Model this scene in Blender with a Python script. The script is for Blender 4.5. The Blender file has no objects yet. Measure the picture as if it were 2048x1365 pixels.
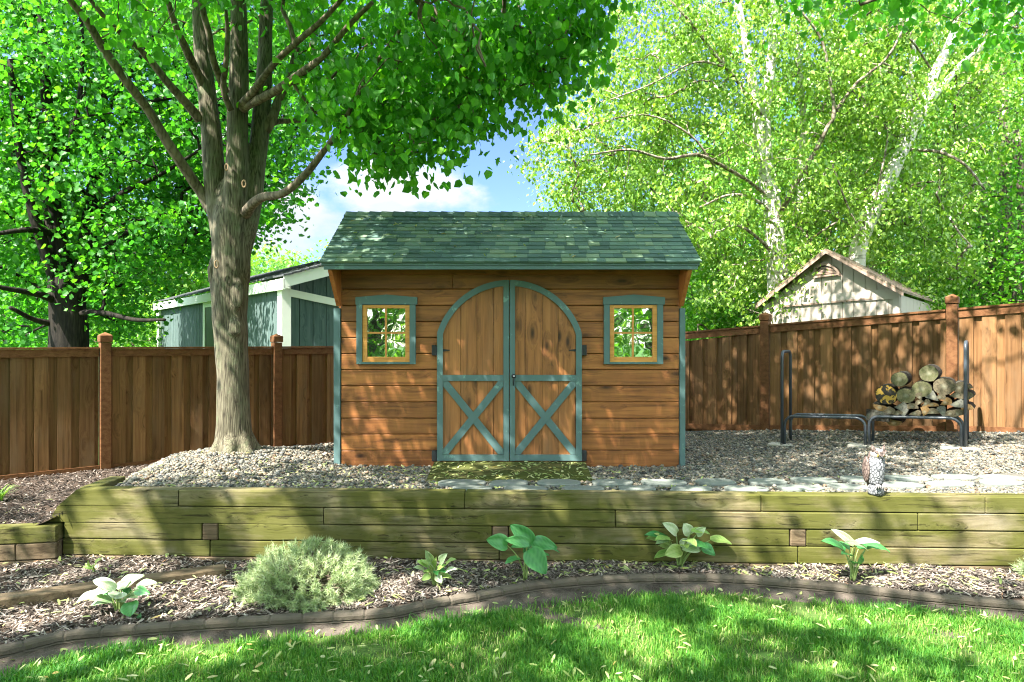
import bpy, bmesh, math, random
import numpy as np
from mathutils import Vector, Matrix, noise as mnoise

random.seed(7)
RNG = np.random.default_rng(7)
C = bpy.context.scene.collection
scene = bpy.context.scene
F, CX, CY, EYE = 1365.0, 1024.0, 685.0, 1.9

def P(px, py, D):
    """point at depth D metres seen along a photo direction"""
    return Vector(((px - CX) * D / F, D, EYE - (py - CY) * D / F))

def G(px, py, z):
    """point on the level plane z"""
    D = F * (EYE - z) / (py - CY)
    return Vector(((px - CX) * D / F, D, z))

def smooth(a, b, x):
    t = np.clip((x - a) / (b - a), 0, 1)
    return t * t * (3 - 2 * t)

SUN = np.array((-0.47, -0.46, 0.85)); SUN = SUN / np.linalg.norm(SUN)

# ------------------------------------------------------------------ objects
def tag(o, label=None, cat=None, group=None, kind=None):
    if label: o['label'] = label
    if cat: o['category'] = cat
    if group: o['group'] = group
    if kind: o['kind'] = kind
    return o

def thing(name, label, cat, loc=(0, 0, 0), group=None):
    o = bpy.data.objects.new(name, None)
    o.empty_display_size = 0.1
    C.objects.link(o)
    o.location = Vector(loc)
    return tag(o, label, cat, group)

def root_of(o):
    while o.parent: o = o.parent
    return o

def np_mesh(name, V, Fc, mat, parent=None, smooth_=False, rnd=None):
    """big uniform-polygon mesh from numpy arrays, world coordinates"""
    V = np.asarray(V, dtype=np.float32).reshape(-1, 3)
    Fc = np.asarray(Fc, dtype=np.int32)
    if parent is not None:
        V = V - np.array(root_of(parent).location, dtype=np.float32)
    me = bpy.data.meshes.new(name)
    n, k = Fc.shape
    me.vertices.add(len(V)); me.vertices.foreach_set('co', V.ravel())
    me.loops.add(n * k); me.loops.foreach_set('vertex_index', Fc.ravel())
    me.polygons.add(n)
    me.polygons.foreach_set('loop_start', np.arange(0, n * k, k, dtype=np.int32))
    me.polygons.foreach_set('loop_total', np.full(n, k, dtype=np.int32))
    me.polygons.foreach_set('use_smooth', np.full(n, smooth_, dtype=bool))
    if rnd is not None:
        a = me.attributes.new('rnd', 'FLOAT', 'POINT')
        a.data.foreach_set('value', np.asarray(rnd, dtype=np.float32))
    me.update(calc_edges=True)
    me.materials.append(mat)
    o = bpy.data.objects.new(name, me)
    C.objects.link(o)
    if parent is not None: o.parent = parent
    return o

class MB:
    """collects shapes in world coordinates; build() links them as ONE mesh object"""
    def __init__(s): s.v = []; s.f = []
    def add(s, vs, fs):
        b = len(s.v)
        s.v += [Vector(p) for p in vs]
        s.f += [tuple(b + i for i in f) for f in fs]
        return s
    def hexa(s, p):
        return s.add(p, [(0, 1, 2, 3), (4, 5, 6, 7), (0, 1, 5, 4), (1, 2, 6, 5), (2, 3, 7, 6), (3, 0, 4, 7)])
    def box(s, c, h, U=(1, 0, 0), V=(0, 1, 0), W=(0, 0, 1), ch=0.0):
        c = Vector(c); U = Vector(U).normalized(); V = Vector(V).normalized(); W = Vector(W).normalized()
        hx, hy, hz = h
        if ch <= 0:
            pts = []
            for sz in (-1, 1):
                for sx, sy in ((-1, -1), (1, -1), (1, 1), (-1, 1)):
                    pts.append(c + U * hx * sx + V * hy * sy + W * hz * sz)
            return s.hexa(pts)
        ch = min(ch, hx * .9, hy * .9, hz * .9)
        vs = []; ix = {}
        for sx in (-1, 1):
            for sy in (-1, 1):
                for sz in (-1, 1):
                    for a in range(3):
                        q = [hx - ch, hy - ch, hz - ch]; q[a] += ch
                        ix[(sx, sy, sz, a)] = len(vs)
                        vs.append(c + U * q[0] * sx + V * q[1] * sy + W * q[2] * sz)
        fs = []
        for a in range(3):
            b, d = [(1, 2), (0, 2), (0, 1)][a]
            for sa in (-1, 1):
                f = []
                for sb, sd in ((-1, -1), (1, -1), (1, 1), (-1, 1)):
                    k = [0, 0, 0]; k[a] = sa; k[b] = sb; k[d] = sd
                    f.append(ix[(k[0], k[1], k[2], a)])
                fs.append(f)
            for sb in (-1, 1):          # edges running along axis a
                for sd in (-1, 1):
                    f = []
                    for sa, ax in ((-1, b), (1, b), (1, d), (-1, d)):
                        k = [0, 0, 0]; k[a] = sa; k[b] = sb; k[d] = sd
                        f.append(ix[(k[0], k[1], k[2], ax)])
                    fs.append(f)
        for sx in (-1, 1):
            for sy in (-1, 1):
                for sz in (-1, 1):
                    fs.append([ix[(sx, sy, sz, a)] for a in range(3)])
        return s.add(vs, fs)
    def span(s, a, b, ch=0.0):
        a = Vector(a); b = Vector(b)
        return s.box((a + b) / 2, [abs(x) / 2 for x in (b - a)], ch=ch)
    def prism(s, poly, O, U, V, W):
        """2D polygon in the plane O,U,V extruded by the vector W"""
        O = Vector(O); U = Vector(U); V = Vector(V); W = Vector(W)
        n = len(poly)
        a = [O + U * x + V * y for x, y in poly]
        fs = [tuple(range(n)), tuple(range(n, 2 * n))]
        fs += [(i, (i + 1) % n, n + (i + 1) % n, n + i) for i in range(n)]
        return s.add(a + [p + W for p in a], fs)
    def strip(s, inner, outer, W):
        """ring sector between two polylines, extruded by W"""
        W = Vector(W)
        for i in range(len(inner) - 1):
            q = [inner[i], inner[i + 1], outer[i + 1], outer[i]]
            q = [Vector(x) for x in q]
            b = len(s.v)
        n = len(inner)
        vs = [Vector(x) for x in inner] + [Vector(x) for x in outer]
        vs = vs + [p + W for p in vs]
        fs = []
        for i in range(n - 1):
            fs.append((i, i + 1, n + i + 1, n + i))
            fs.append((2 * n + i, 2 * n + i + 1, 3 * n + i + 1, 3 * n + i))
            fs.append((i, i + 1, 2 * n + i + 1, 2 * n + i))
            fs.append((n + i, n + i + 1, 3 * n + i + 1, 3 * n + i))
        fs.append((0, n, 3 * n, 2 * n)); fs.append((n - 1, 2 * n - 1, 4 * n - 1, 3 * n - 1))
        return s.add(vs, fs)
    def tube(s, pts, rads, seg=8, cap=True, wob=0.0, seed=0, flat=1.0):
        V, Fq = tube_np(pts, rads, seg, wob, seed)
        n = len(pts)
        fs = [tuple(f) for f in Fq]
        if cap:
            fs.append(tuple(range(seg))); fs.append(tuple((n - 1) * seg + i for i in range(seg)))
        return s.add([Vector(p) for p in V], fs)
    def build(s, name, mat, parent=None, smooth_=False, recalc=True):
        o0 = root_of(parent).location if parent is not None else Vector((0, 0, 0))
        me = bpy.data.meshes.new(name)
        me.from_pydata([p - o0 for p in s.v], [], s.f)
        if recalc:
            bm = bmesh.new(); bm.from_mesh(me)
            bmesh.ops.recalc_face_normals(bm, faces=bm.faces)
            bm.to_mesh(me); bm.free()
        if smooth_:
            me.polygons.foreach_set('use_smooth', [True] * len(me.polygons))
        me.materials.append(mat)
        o = bpy.data.objects.new(name, me)
        C.objects.link(o)
        if parent is not None: o.parent = parent
        return o

def tube_np(pts, rads, seg=8, wob=0.0, seed=0):
    pts = np.array([tuple(p) for p in pts], dtype=float); n = len(pts)
    rads = np.array(rads, dtype=float)
    T = np.gradient(pts, axis=0); T /= np.linalg.norm(T, axis=1)[:, None] + 1e-9
    ref = np.array((1., 0, 0)) if abs(T[0][0]) < .8 else np.array((0, 1., 0))
    A = np.zeros((n, 3)); a = ref - T[0] * ref.dot(T[0]); a /= np.linalg.norm(a)
    for i in range(n):
        a = a - T[i] * a.dot(T[i]); a /= np.linalg.norm(a) + 1e-9; A[i] = a
    B = np.cross(T, A)
    th = np.arange(seg) * 2 * np.pi / seg
    R = rads[:, None] * np.ones((1, seg))
    if wob:
        rg = np.random.default_rng(seed)
        k = rg.uniform(0, 6.28, 6)
        tt = np.linspace(0, n / 3.0, n)[:, None]
        R = R * (1 + wob * (np.sin(2 * th + k[0] + tt * 1.1) * .5 + np.sin(3 * th + k[1] - tt * .9) * .4
                            + np.sin(5 * th + k[2] + tt * .5) * .3 + np.sin(th + k[3] + tt * 2.3) * .4))
    V = pts[:, None, :] + R[:, :, None] * (np.cos(th)[None, :, None] * A[:, None, :] + np.sin(th)[None, :, None] * B[:, None, :])
    i = np.arange(n - 1)[:, None]; j = np.arange(seg)[None, :]; jn = (j + 1) % seg
    Fq = np.stack(np.broadcast_arrays(i * seg + j, i * seg + jn, (i + 1) * seg + jn, (i + 1) * seg + j), -1).reshape(-1, 4)
    return V.reshape(-1, 3), Fq

def curve(pts, rads, per=5):
    """Catmull-Rom resample"""
    p = [np.array(tuple(q), dtype=float) for q in pts]
    p = [2 * p[0] - p[1]] + p + [2 * p[-1] - p[-2]]
    op, orr = [], []
    for i in range(1, len(p) - 2):
        for k in range(per):
            t = k / per
            a, b, c, d = p[i - 1], p[i], p[i + 1], p[i + 2]
            op.append(.5 * ((2 * b) + (c - a) * t + (2 * a - 5 * b + 4 * c - d) * t * t + (3 * b - a - 3 * c + d) * t ** 3))
            orr.append(rads[i - 1] * (1 - t) + rads[i] * t)
    op.append(p[-2]); orr.append(rads[-1])
    return op, orr

def pxcurve(spec, per=5):
    """spec rows: px, py, radius in px, depth"""
    pts = [P(a, b, d) for a, b, r, d in spec]
    rads = [r * d / F for a, b, r, d in spec]
    return curve(pts, rads, per)

def ellipsoid(mb, c, r, seg=12, rings=8, fn=None):
    c = Vector(c); vs = []
    for i in range(rings + 1):
        ph = math.pi * i / rings
        for j in range(seg):
            t = 2 * math.pi * j / seg
            d = Vector((math.sin(ph) * math.cos(t), math.sin(ph) * math.sin(t), math.cos(ph)))
            k = fn(d) if fn else 1
            vs.append(c + Vector((d.x * r[0], d.y * r[1], d.z * r[2])) * k)
    fs = []
    for i in range(rings):
        for j in range(seg):
            q = (i * seg + j, i * seg + (j + 1) % seg, (i + 1) * seg + (j + 1) % seg, (i + 1) * seg + j)
            fs.append(q)
    return mb.add(vs, fs)

# ------------------------------------------------------------------ materials
def mk(name):
    m = bpy.data.materials.new(name); m.use_nodes = True
    nt = m.node_tree; nt.nodes.clear()
    return m, nt, nt.nodes.new('ShaderNodeOutputMaterial')

def nd(nt, t, ins=None, **at):
    n = nt.nodes.new(t)
    for k, v in at.items(): setattr(n, k, v)
    for k, v in (ins or {}).items():
        if isinstance(v, bpy.types.NodeSocket): nt.links.new(v, n.inputs[k])
        else: n.inputs[k].default_value = v
    return n

def c4(c): return (c[0], c[1], c[2], 1.0)

def ramp(nt, fac, stops, interp='LINEAR'):
    n = nt.nodes.new('ShaderNodeValToRGB'); n.color_ramp.interpolation = interp
    e = n.color_ramp.elements
    while len(e) < len(stops): e.new(0.5)
    for el, (p, c) in zip(e, stops):
        el.position = p; el.color = c4(c) if not isinstance(c, (int, float)) else (c, c, c, 1)
    nt.links.new(fac, n.inputs[0])
    return n.outputs[0]

def mixc(nt, f, a, b, blend='MIX'):
    n = nt.nodes.new('ShaderNodeMix'); n.data_type = 'RGBA'; n.blend_type = blend
    for i, v in ((0, f), (6, a), (7, b)):
        if isinstance(v, bpy.types.NodeSocket): nt.links.new(v, n.inputs[i])
        else: n.inputs[i].default_value = v if i == 0 else c4(v)
    return n.outputs[2]

def mth(nt, op, a, b=0.0, clamp=False):
    n = nt.nodes.new('ShaderNodeMath'); n.operation = op; n.use_clamp = clamp
    for i, v in ((0, a), (1, b)):
        if isinstance(v, bpy.types.NodeSocket): nt.links.new(v, n.inputs[i])
        else: n.inputs[i].default_value = v
    return n.outputs[0]

def noise(nt, vec, scale, detail=4, rough=.55, out=0):
    n = nd(nt, 'ShaderNodeTexNoise', {'Scale': scale, 'Detail': detail, 'Roughness': rough, 'Vector': vec})
    return n.outputs[out]

def mapping(nt, vec, scale=(1, 1, 1), rot=(0, 0, 0), loc=(0, 0, 0)):
    return nd(nt, 'ShaderNodeMapping', {'Vector': vec, 'Scale': scale, 'Rotation': rot, 'Location': loc}).outputs[0]

def bump(nt, h, strength=.3, dist=.01):
    return nd(nt, 'ShaderNodeBump', {'Height': h, 'Strength': strength, 'Distance': dist}).outputs[0]

def pbsdf(nt, out, col, rough=.6, spec=.3, normal=None, metal=0.0):
    n = nt.nodes.new('ShaderNodeBsdfPrincipled')
    for k, v in (('Base Color', col), ('Roughness', rough), ('Specular IOR Level', spec), ('Metallic', metal)):
        if isinstance(v, bpy.types.NodeSocket): nt.links.new(v, n.inputs[k])
        else: n.inputs[k].default_value = c4(v) if k == 'Base Color' else v
    if normal is not None: nt.links.new(normal, n.inputs['Normal'])
    if out is not None: nt.links.new(n.outputs[0], out.inputs[0])
    return n.outputs[0]

def objco(nt): return nt.nodes.new('ShaderNodeTexCoord').outputs['Object']
def island(nt): return nt.nodes.new('ShaderNodeNewGeometry').outputs['Random Per Island']
def attr(nt, name='rnd'):
    return nd(nt, 'ShaderNodeAttribute', attribute_name=name).outputs['Fac']

def wood(name, c1, c2, dark, axis='X', knots=.5, rough=.6, spec=.25, bumpd=.003, along=1.3, across=22, var=.35,
         moss=None, stain=None, grey=None, cracks=.35):
    m, nt, out = mk(name)
    co = objco(nt); isl = island(nt)
    off = nd(nt, 'ShaderNodeVectorMath', {0: co}, operation='ADD')
    comb = nd(nt, 'ShaderNodeCombineXYZ', {'X': mth(nt, 'MULTIPLY', isl, 37.0), 'Y': mth(nt, 'MULTIPLY', isl, 11.0), 'Z': mth(nt, 'MULTIPLY', isl, 23.0)}).outputs[0]
    nt.links.new(comb, off.inputs[1]); v = off.outputs[0]
    sc = {'X': (along, across, across), 'Y': (across, along, across), 'Z': (across, across, along)}[axis]
    # knots bend the grain around them
    ks = {'X': (2.2, 6, 6), 'Y': (6, 2.2, 6), 'Z': (6, 6, 2.2)}[axis]
    vor = nd(nt, 'ShaderNodeTexVoronoi', {'Vector': mapping(nt, v, ks), 'Scale': 1.0, 'Randomness': 1.0})
    d = vor.outputs['Distance']
    kn = nd(nt, 'ShaderNodeMapRange', {'Value': d, 'From Min': .05, 'From Max': .17, 'To Min': 1.0, 'To Max': 0.0}).outputs[0]
    halo = nd(nt, 'ShaderNodeMapRange', {'Value': d, 'From Min': .1, 'From Max': .42, 'To Min': 1.0, 'To Max': 0.0}).outputs[0]
    warp = nd(nt, 'ShaderNodeVectorMath', {0: mapping(nt, v, sc)}, operation='ADD')
    wv = nd(nt, 'ShaderNodeCombineXYZ', {'X': mth(nt, 'MULTIPLY', halo, 1.2), 'Y': mth(nt, 'MULTIPLY', halo, 1.5), 'Z': mth(nt, 'MULTIPLY', halo, 1.4)}).outputs[0]
    nt.links.new(wv, warp.inputs[1])
    g = noise(nt, warp.outputs[0], 1.0, 6, .6)
    fine = noise(nt, mapping(nt, v, tuple(x * (5 if x > 5 else 2) for x in sc)), 1.0, 3, .6)
    big = noise(nt, v, 2.3, 3, .5)
    gf = mth(nt, 'ADD', mth(nt, 'MULTIPLY', g, .75), mth(nt, 'MULTIPLY', fine, .25))
    col = ramp(nt, gf, [(.32, dark), (.45, c1), (.62, c2)])
    tone = mth(nt, 'ADD', mth(nt, 'MULTIPLY', big, .5), mth(nt, 'MULTIPLY', isl, .6))
    tone = nd(nt, 'ShaderNodeMapRange', {'Value': tone, 'From Min': .1, 'From Max': .95, 'To Min': 1 - var, 'To Max': 1 + var}).outputs[0]
    tv = nd(nt, 'ShaderNodeCombineColor', {0: tone, 1: tone, 2: tone}).outputs[0]
    col = mixc(nt, 1.0, col, tv, 'MULTIPLY')
    if knots:
        col = mixc(nt, mth(nt, 'MULTIPLY', halo, knots * .5), col, dark)
        col = mixc(nt, mth(nt, 'MULTIPLY', kn, knots), col, tuple(x * .35 for x in dark))
    if grey:
        gn = noise(nt, mapping(nt, v, tuple(1.2 if x < 5 else 5 for x in sc)), 1.0, 4, .6)
        gm = nd(nt, 'ShaderNodeMapRange', {'Value': gn, 'From Min': .5, 'From Max': .72, 'To Min': 0.0, 'To Max': .8}).outputs[0]
        col = mixc(nt, gm, col, grey)
    if moss:
        mn = noise(nt, mapping(nt, co, (1.1, 1.1, 2.2)), 1.3, 6, .6)
        mm = nd(nt, 'ShaderNodeMapRange', {'Value': mn, 'From Min': .32, 'From Max': .52, 'To Min': .1, 'To Max': .86}).outputs[0]
        col = mixc(nt, mm, col, mixc(nt, 1.0, moss, mixc(nt, gf, (.7, .7, .7), (1.25, 1.25, 1.25)), 'MULTIPLY'))
    if stain:
        sn = noise(nt, mapping(nt, co, (2.5, 2.5, .8)), 1.6, 5, .65)
        sm = nd(nt, 'ShaderNodeMapRange', {'Value': sn, 'From Min': .52, 'From Max': .75, 'To Min': 0.0, 'To Max': .7}).outputs[0]
        col = mixc(nt, sm, col, stain)
    if cracks:
        cs_ = {'X': (.7, 34, 34), 'Y': (34, .7, 34), 'Z': (34, 34, .7)}[axis]
        ck = noise(nt, mapping(nt, warp.outputs[0], tuple(a / b for a, b in zip(cs_, sc))), 1.0, 5, .7)
        cm = nd(nt, 'ShaderNodeMapRange', {'Value': ck, 'From Min': .55, 'From Max': .68, 'To Min': 0.0, 'To Max': cracks}).outputs[0]
        col = mixc(nt, cm, col, tuple(x * .4 for x in dark))
        gf = mth(nt, 'SUBTRACT', gf, cm)
    nrm = bump(nt, gf, .35, bumpd)
    pbsdf(nt, out, col, rough, spec, nrm)
    return m

def paint(name, c, var=.12, rough=.5, wear=None, bumps=.0015, streak=(3, 3, 3), spec=.3):
    m, nt, out = mk(name); co = objco(nt)
    n1 = noise(nt, mapping(nt, co, streak), 1.5, 5, .6)
    n2 = noise(nt, co, 60, 3, .6)
    col = mixc(nt, n1, tuple(x * (1 - var) for x in c), tuple(x * (1 + var) for x in c))
    if wear:
        w = nd(nt, 'ShaderNodeMapRange', {'Value': noise(nt, co, 9, 6, .7), 'From Min': .6, 'From Max': .68}).outputs[0]
        col = mixc(nt, mth(nt, 'MULTIPLY', w, .6), col, wear)
    pbsdf(nt, out, col, rough, spec, bump(nt, n2, .3, bumps))
    return m

def leafmat(name, stops, trans=.42, rough=.42, tint=(1.0, 1.0, .5), spec=.35, tgain=1.5):
    m, nt, out = mk(name)
    r = attr(nt)
    col = ramp(nt, r, stops)
    p = pbsdf(nt, None, col, rough, spec)
    tc = mixc(nt, 1.0, col, tuple(x * tgain for x in tint), 'MULTIPLY')
    tr = nd(nt, 'ShaderNodeBsdfTranslucent', {'Color': tc}).outputs[0]
    mx = nd(nt, 'ShaderNodeMixShader', {0: trans, 1: p, 2: tr}).outputs[0]
    nt.links.new(mx, out.inputs[0])
    return m

def rndmat(name, stops, rough=.7, spec=.25, grain=30, gvar=.3, bumpd=.002):
    """small scattered pieces coloured by their own 'rnd' value"""
    m, nt, out = mk(name); co = objco(nt)
    col = ramp(nt, attr(nt), stops)
    n = noise(nt, co, grain, 4, .6)
    col = mixc(nt, 1.0, col, mixc(nt, n, (1 - gvar,) * 3, (1 + gvar,) * 3), 'MULTIPLY')
    pbsdf(nt, out, col, rough, spec, bump(nt, n, .3, bumpd))
    return m

def barkmat(name, c1, c2, crack, zs=2.0, xs=16, bumpd=.012, patch=None, lichen=None):
    m, nt, out = mk(name); co = objco(nt)
    g = noise(nt, mapping(nt, co, (xs, xs, zs)), 1.0, 7, .65)
    v = nd(nt, 'ShaderNodeTexVoronoi', {'Vector': mapping(nt, co, (xs * 1.6, xs * 1.6, zs * 1.5)), 'Scale': 1.0}, feature='DISTANCE_TO_EDGE').outputs[0]
    h = mth(nt, 'ADD', mth(nt, 'MULTIPLY', g, .7), mth(nt, 'MULTIPLY', v, .6))
    big = noise(nt, co, 2.2, 4, .6)
    col = ramp(nt, h, [(.3, crack), (.46, c1), (.7, c2)])
    col = mixc(nt, 1.0, col, mixc(nt, big, (.62,) * 3, (1.35,) * 3), 'MULTIPLY')
    if lichen:
        ln = nd(nt, 'ShaderNodeMapRange', {'Value': noise(nt, co, 5, 6, .7), 'From Min': .53, 'From Max': .66}).outputs[0]
        col = mixc(nt, mth(nt, 'MULTIPLY', ln, .55), col, lichen)
    if patch:
        pn = nd(nt, 'ShaderNodeMapRange', {'Value': noise(nt, mapping(nt, co, (3, 3, 9)), 1.0, 4, .6), 'From Min': .62, 'From Max': .66}).outputs[0]
        col = mixc(nt, pn, col, patch)
    pbsdf(nt, out, col, .85, .15, bump(nt, h, .6, bumpd))
    return m

def birchbark(name):
    m, nt, out = mk(name); co = objco(nt)
    band = noise(nt, mapping(nt, co, (3, 3, 26)), 1.0, 4, .6)
    blk = nd(nt, 'ShaderNodeMapRange', {'Value': band, 'From Min': .58, 'From Max': .66}).outputs[0]
    scar = nd(nt, 'ShaderNodeMapRange', {'Value': noise(nt, mapping(nt, co, (4, 4, 2.0)), 1.0, 6, .7), 'From Min': .56, 'From Max': .66}).outputs[0]
    base = mixc(nt, noise(nt, co, 4, 4), (.36, .33, .28), (.70, .68, .64))
    col = mixc(nt, mth(nt, 'MULTIPLY', blk, .7), base, (.10, .085, .07))
    col = mixc(nt, scar, col, (.13, .10, .08))
    pbsdf(nt, out, col, .7, .2, bump(nt, band, .4, .006))
    return m

M = {}
M['siding'] = wood('golden_stained_siding', (.23, .083, .024), (.335, .134, .038), (.075, .026, .009), 'X', knots=.95, var=.38, rough=.5, spec=.35, stain=(.17, .062, .022))
M['plank'] = wood('golden_stained_door_plank', (.225, .087, .027), (.325, .136, .044), (.085, .033, .012), 'Z', knots=.95, var=.26, rough=.5, spec=.35, stain=(.21, .105, .05))
M['sash'] = wood('honey_sash_wood', (.46, .21, .05), (.55, .27, .075), (.3, .12, .03), 'X', knots=0, var=.12)
M['redwood'] = wood('orange_bracket_wood', (.36, .12, .03), (.42, .16, .05), (.2, .06, .018), 'Z', knots=.2, var=.2)
M['soffit'] = wood('dark_soffit_wood', (.22, .075, .022), (.3, .11, .035), (.1, .035, .012), 'X', knots=.4, var=.2)
M['teal'] = paint('weathered_teal_trim_paint', (.078, .135, .132), .2, .5, wear=(.2, .36, .31))
M['fence'] = wood('brown_stained_fence_board', (.135, .068, .028), (.19, .10, .043), (.058, .028, .012), 'Z', knots=.15, var=.5, rough=.75, spec=.12, along=.9, across=30, grey=(.15, .093, .05))
M['rail'] = wood('brown_stained_fence_rail', (.118, .052, .022), (.16, .076, .034), (.075, .03, .013), 'X', knots=.1, var=.25, rough=.75, spec=.12)
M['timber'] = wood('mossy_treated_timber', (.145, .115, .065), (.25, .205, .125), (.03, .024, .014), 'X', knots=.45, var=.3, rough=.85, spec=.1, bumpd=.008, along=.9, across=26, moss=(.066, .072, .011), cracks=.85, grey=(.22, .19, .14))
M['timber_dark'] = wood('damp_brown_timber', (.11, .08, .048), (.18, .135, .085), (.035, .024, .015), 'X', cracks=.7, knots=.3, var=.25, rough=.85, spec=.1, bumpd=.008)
M['rampwood'] = wood('algae_green_ramp_board', (.075, .065, .03), (.11, .095, .04), (.035, .03, .014), 'X', knots=.2, var=.25, rough=.85, spec=.1, moss=(.052, .066, .014))
M['cream'] = paint('cream_painted_siding', (.36, .31, .26), .06, .7, streak=(6, 6, 1))
M['creamtrim'] = paint('cream_trim', (.40, .35, .30), .05, .7)
M['taupe'] = paint('taupe_trim', (.30, .21, .165), .08, .7)
M['white'] = paint('white_trim_paint', (.72, .72, .66), .05, .6)
M['sage'] = wood('blue_green_panel_siding', (.062, .095, .09), (.09, .122, .115), (.036, .055, .052), 'Z', knots=0, var=.1, rough=.8, spec=.12)
M['black'] = paint('black_hardware', (.018, .02, .022), .2, .45)
M['steel'] = paint('dark_painted_steel_tube', (.045, .055, .068), .35, .38, spec=.55)
M['lock'] = paint('bright_lock_metal', (.6, .6, .6), .05, .3)
M['conc'] = paint('brown_concrete_edging', (.095, .08, .062), .5, .9, bumps=.014, wear=(.075, .075, .035), spec=.1)
M['paver'] = paint('pale_concrete_pad', (.36, .34, .29), .15, .9, bumps=.004, spec=.1)
M['flag'] = paint('blue_grey_flagstone', (.155, .172, .15), .25, .75, bumps=.006, wear=(.20, .205, .18), spec=.2)

def shingle_mat(name, stops):
    m, nt, out = mk(name); co = objco(nt); isl = island(nt)
    col = ramp(nt, isl, stops)
    n = noise(nt, co, 220, 3, .7)
    b = noise(nt, co, 3.0, 5, .6)
    col = mixc(nt, 1.0, col, mixc(nt, n, (.55,) * 3, (1.45,) * 3), 'MULTIPLY')
    mo = nd(nt, 'ShaderNodeMapRange', {'Value': b, 'From Min': .5, 'From Max': .72, 'To Max': .4}).outputs[0]
    col = mixc(nt, mo, col, (.085, .12, .055))
    pbsdf(nt, out, col, .9, .15, bump(nt, n, .5, .004))
    return m
M['shingle'] = shingle_mat('green_asphalt_shingle', [(0, (.05, .09, .08)), (.3, (.075, .13, .11)), (.6, (.10, .165, .135)), (.85, (.135, .205, .145)), (1, (.18, .24, .15))])
M['greyshingle'] = shingle_mat('charcoal_shingle', [(0, (.035, .04, .045)), (1, (.09, .095, .1))])
M['tanshingle'] = shingle_mat('tan_shingle', [(0, (.17, .125, .09)), (1, (.27, .2, .15))])

M['lindenbark'] = barkmat('linden_bark', (.12, .108, .072), (.195, .178, .125), (.036, .031, .021), 3.2, 44, .014, lichen=(.12, .142, .078))
M['limbbark'] = barkmat('linden_limb_bark', (.155, .125, .092), (.225, .185, .14), (.065, .05, .036), 4, 14, .006)
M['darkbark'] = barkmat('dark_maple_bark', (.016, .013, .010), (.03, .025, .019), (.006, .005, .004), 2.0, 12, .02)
M['greybark'] = barkmat('grey_bark', (.12, .10, .075), (.19, .165, .13), (.05, .04, .03), 2.0, 12, .015)
M['birch'] = birchbark('white_birch_bark')
M['birchtwig'] = barkmat('birch_twig_bark', (.24, .20, .16), (.46, .43, .38), (.05, .035, .025), 8, 8, .004)

M['lindenleaf'] = leafmat('linden_leaf', [(0, (.032, .135, .022)), (.5, (.065, .235, .024)), (.85, (.13, .34, .024)), (1, (.22, .42, .035))], .52, tint=(.9, 1.0, .3), tgain=2.1)
M['mapleleaf'] = leafmat('maple_leaf', [(0, (.024, .125, .022)), (.5, (.05, .20, .022)), (.85, (.11, .30, .022)), (1, (.20, .36, .03))], .5, tint=(.9, 1.0, .3), tgain=1.9)
M['birchleaf'] = leafmat('birch_leaf', [(0, (.05, .13, .018)), (.35, (.14, .27, .035)), (.68, (.25, .42, .065)), (1, (.55, .64, .25))], .36, rough=.32, tint=(1.0, 1.0, .3), spec=.6, tgain=1.6)
M['farleaf'] = leafmat('bright_far_leaf', [(0, (.05, .17, .025)), (.5, (.12, .29, .04)), (1, (.32, .47, .12))], .45, tint=(1, 1, .35), tgain=1.6)
M['greenleaf'] = leafmat('mid_green_leaf', [(0, (.04, .16, .02)), (.5, (.09, .25, .025)), (1, (.20, .36, .04))], .5, tint=(.95, 1, .3), tgain=1.8)
M['grass'] = leafmat('lawn_grass', [(0, (.035, .15, .016)), (.45, (.085, .24, .024)), (.8, (.20, .335, .06)), (1, (.44, .44, .20))], .35, rough=.5, tint=(.9, 1, .35), tgain=1.5)
M['needle'] = leafmat('pale_pine_needle', [(0, (.20, .31, .13)), (.5, (.38, .47, .25)), (1, (.60, .64, .45))], .3, rough=.5, tint=(1, 1, .6), tgain=1.2)
M['bract'] = leafmat('fallen_linden_bract', [(0, (.20, .27, .07)), (.5, (.33, .38, .15)), (.8, (.42, .44, .22)), (1, (.36, .25, .07))], .25, rough=.6, tint=(1, 1, .6), tgain=1.1)
M['pebble'] = rndmat('river_pebble', [(0, (.030, .030, .027)), (.2, (.07, .073, .068)), (.42, (.14, .125, .088)), (.62, (.115, .122, .112)), (.78, (.215, .19, .135)), (.9, (.14, .085, .05)), (1, (.36, .335, .275))], .6, .3, 60, .4)
M['chip'] = rndmat('shredded_bark_chip', [(0, (.030, .025, .021)), (.35, (.075, .060, .05)), (.6, (.17, .14, .118)), (.88, (.28, .24, .205)), (.97, (.40, .355, .30)), (1, (.26, .14, .075))], .9, .1, 80, .4)

def groundmat(name, c1, c2, s=6, fine=60, bd=.02, v=False):
    m, nt, out = mk(name); co = objco(nt)
    a = noise(nt, co, s, 6, .65); b = noise(nt, co, fine, 4, .7)
    f = mth(nt, 'ADD', mth(nt, 'MULTIPLY', a, .6), mth(nt, 'MULTIPLY', b, .4))
    col = ramp(nt, f, [(.38, c1), (.62, c2)])
    pbsdf(nt, out, col, .95, .08, bump(nt, b, .6, bd))
    return m
M['soil'] = groundmat('bare_soil', (.035, .028, .022), (.13, .108, .088), 5, 110, .012)
M['lawnbase'] = groundmat('lawn_thatch', (.03, .075, .015), (.085, .13, .035), 4, 50, .02)
M['yard'] = groundmat('far_grass', (.03, .09, .015), (.07, .15, .03), .8, 20, .02)
M['mulchbase'] = groundmat('dark_mulch', (.03, .022, .017), (.11, .08, .06), 12, 90, .02)
M['gravelbase'] = groundmat('gravel_bed', (.05, .048, .042), (.17, .16, .135), 30, 120, .02)

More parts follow.
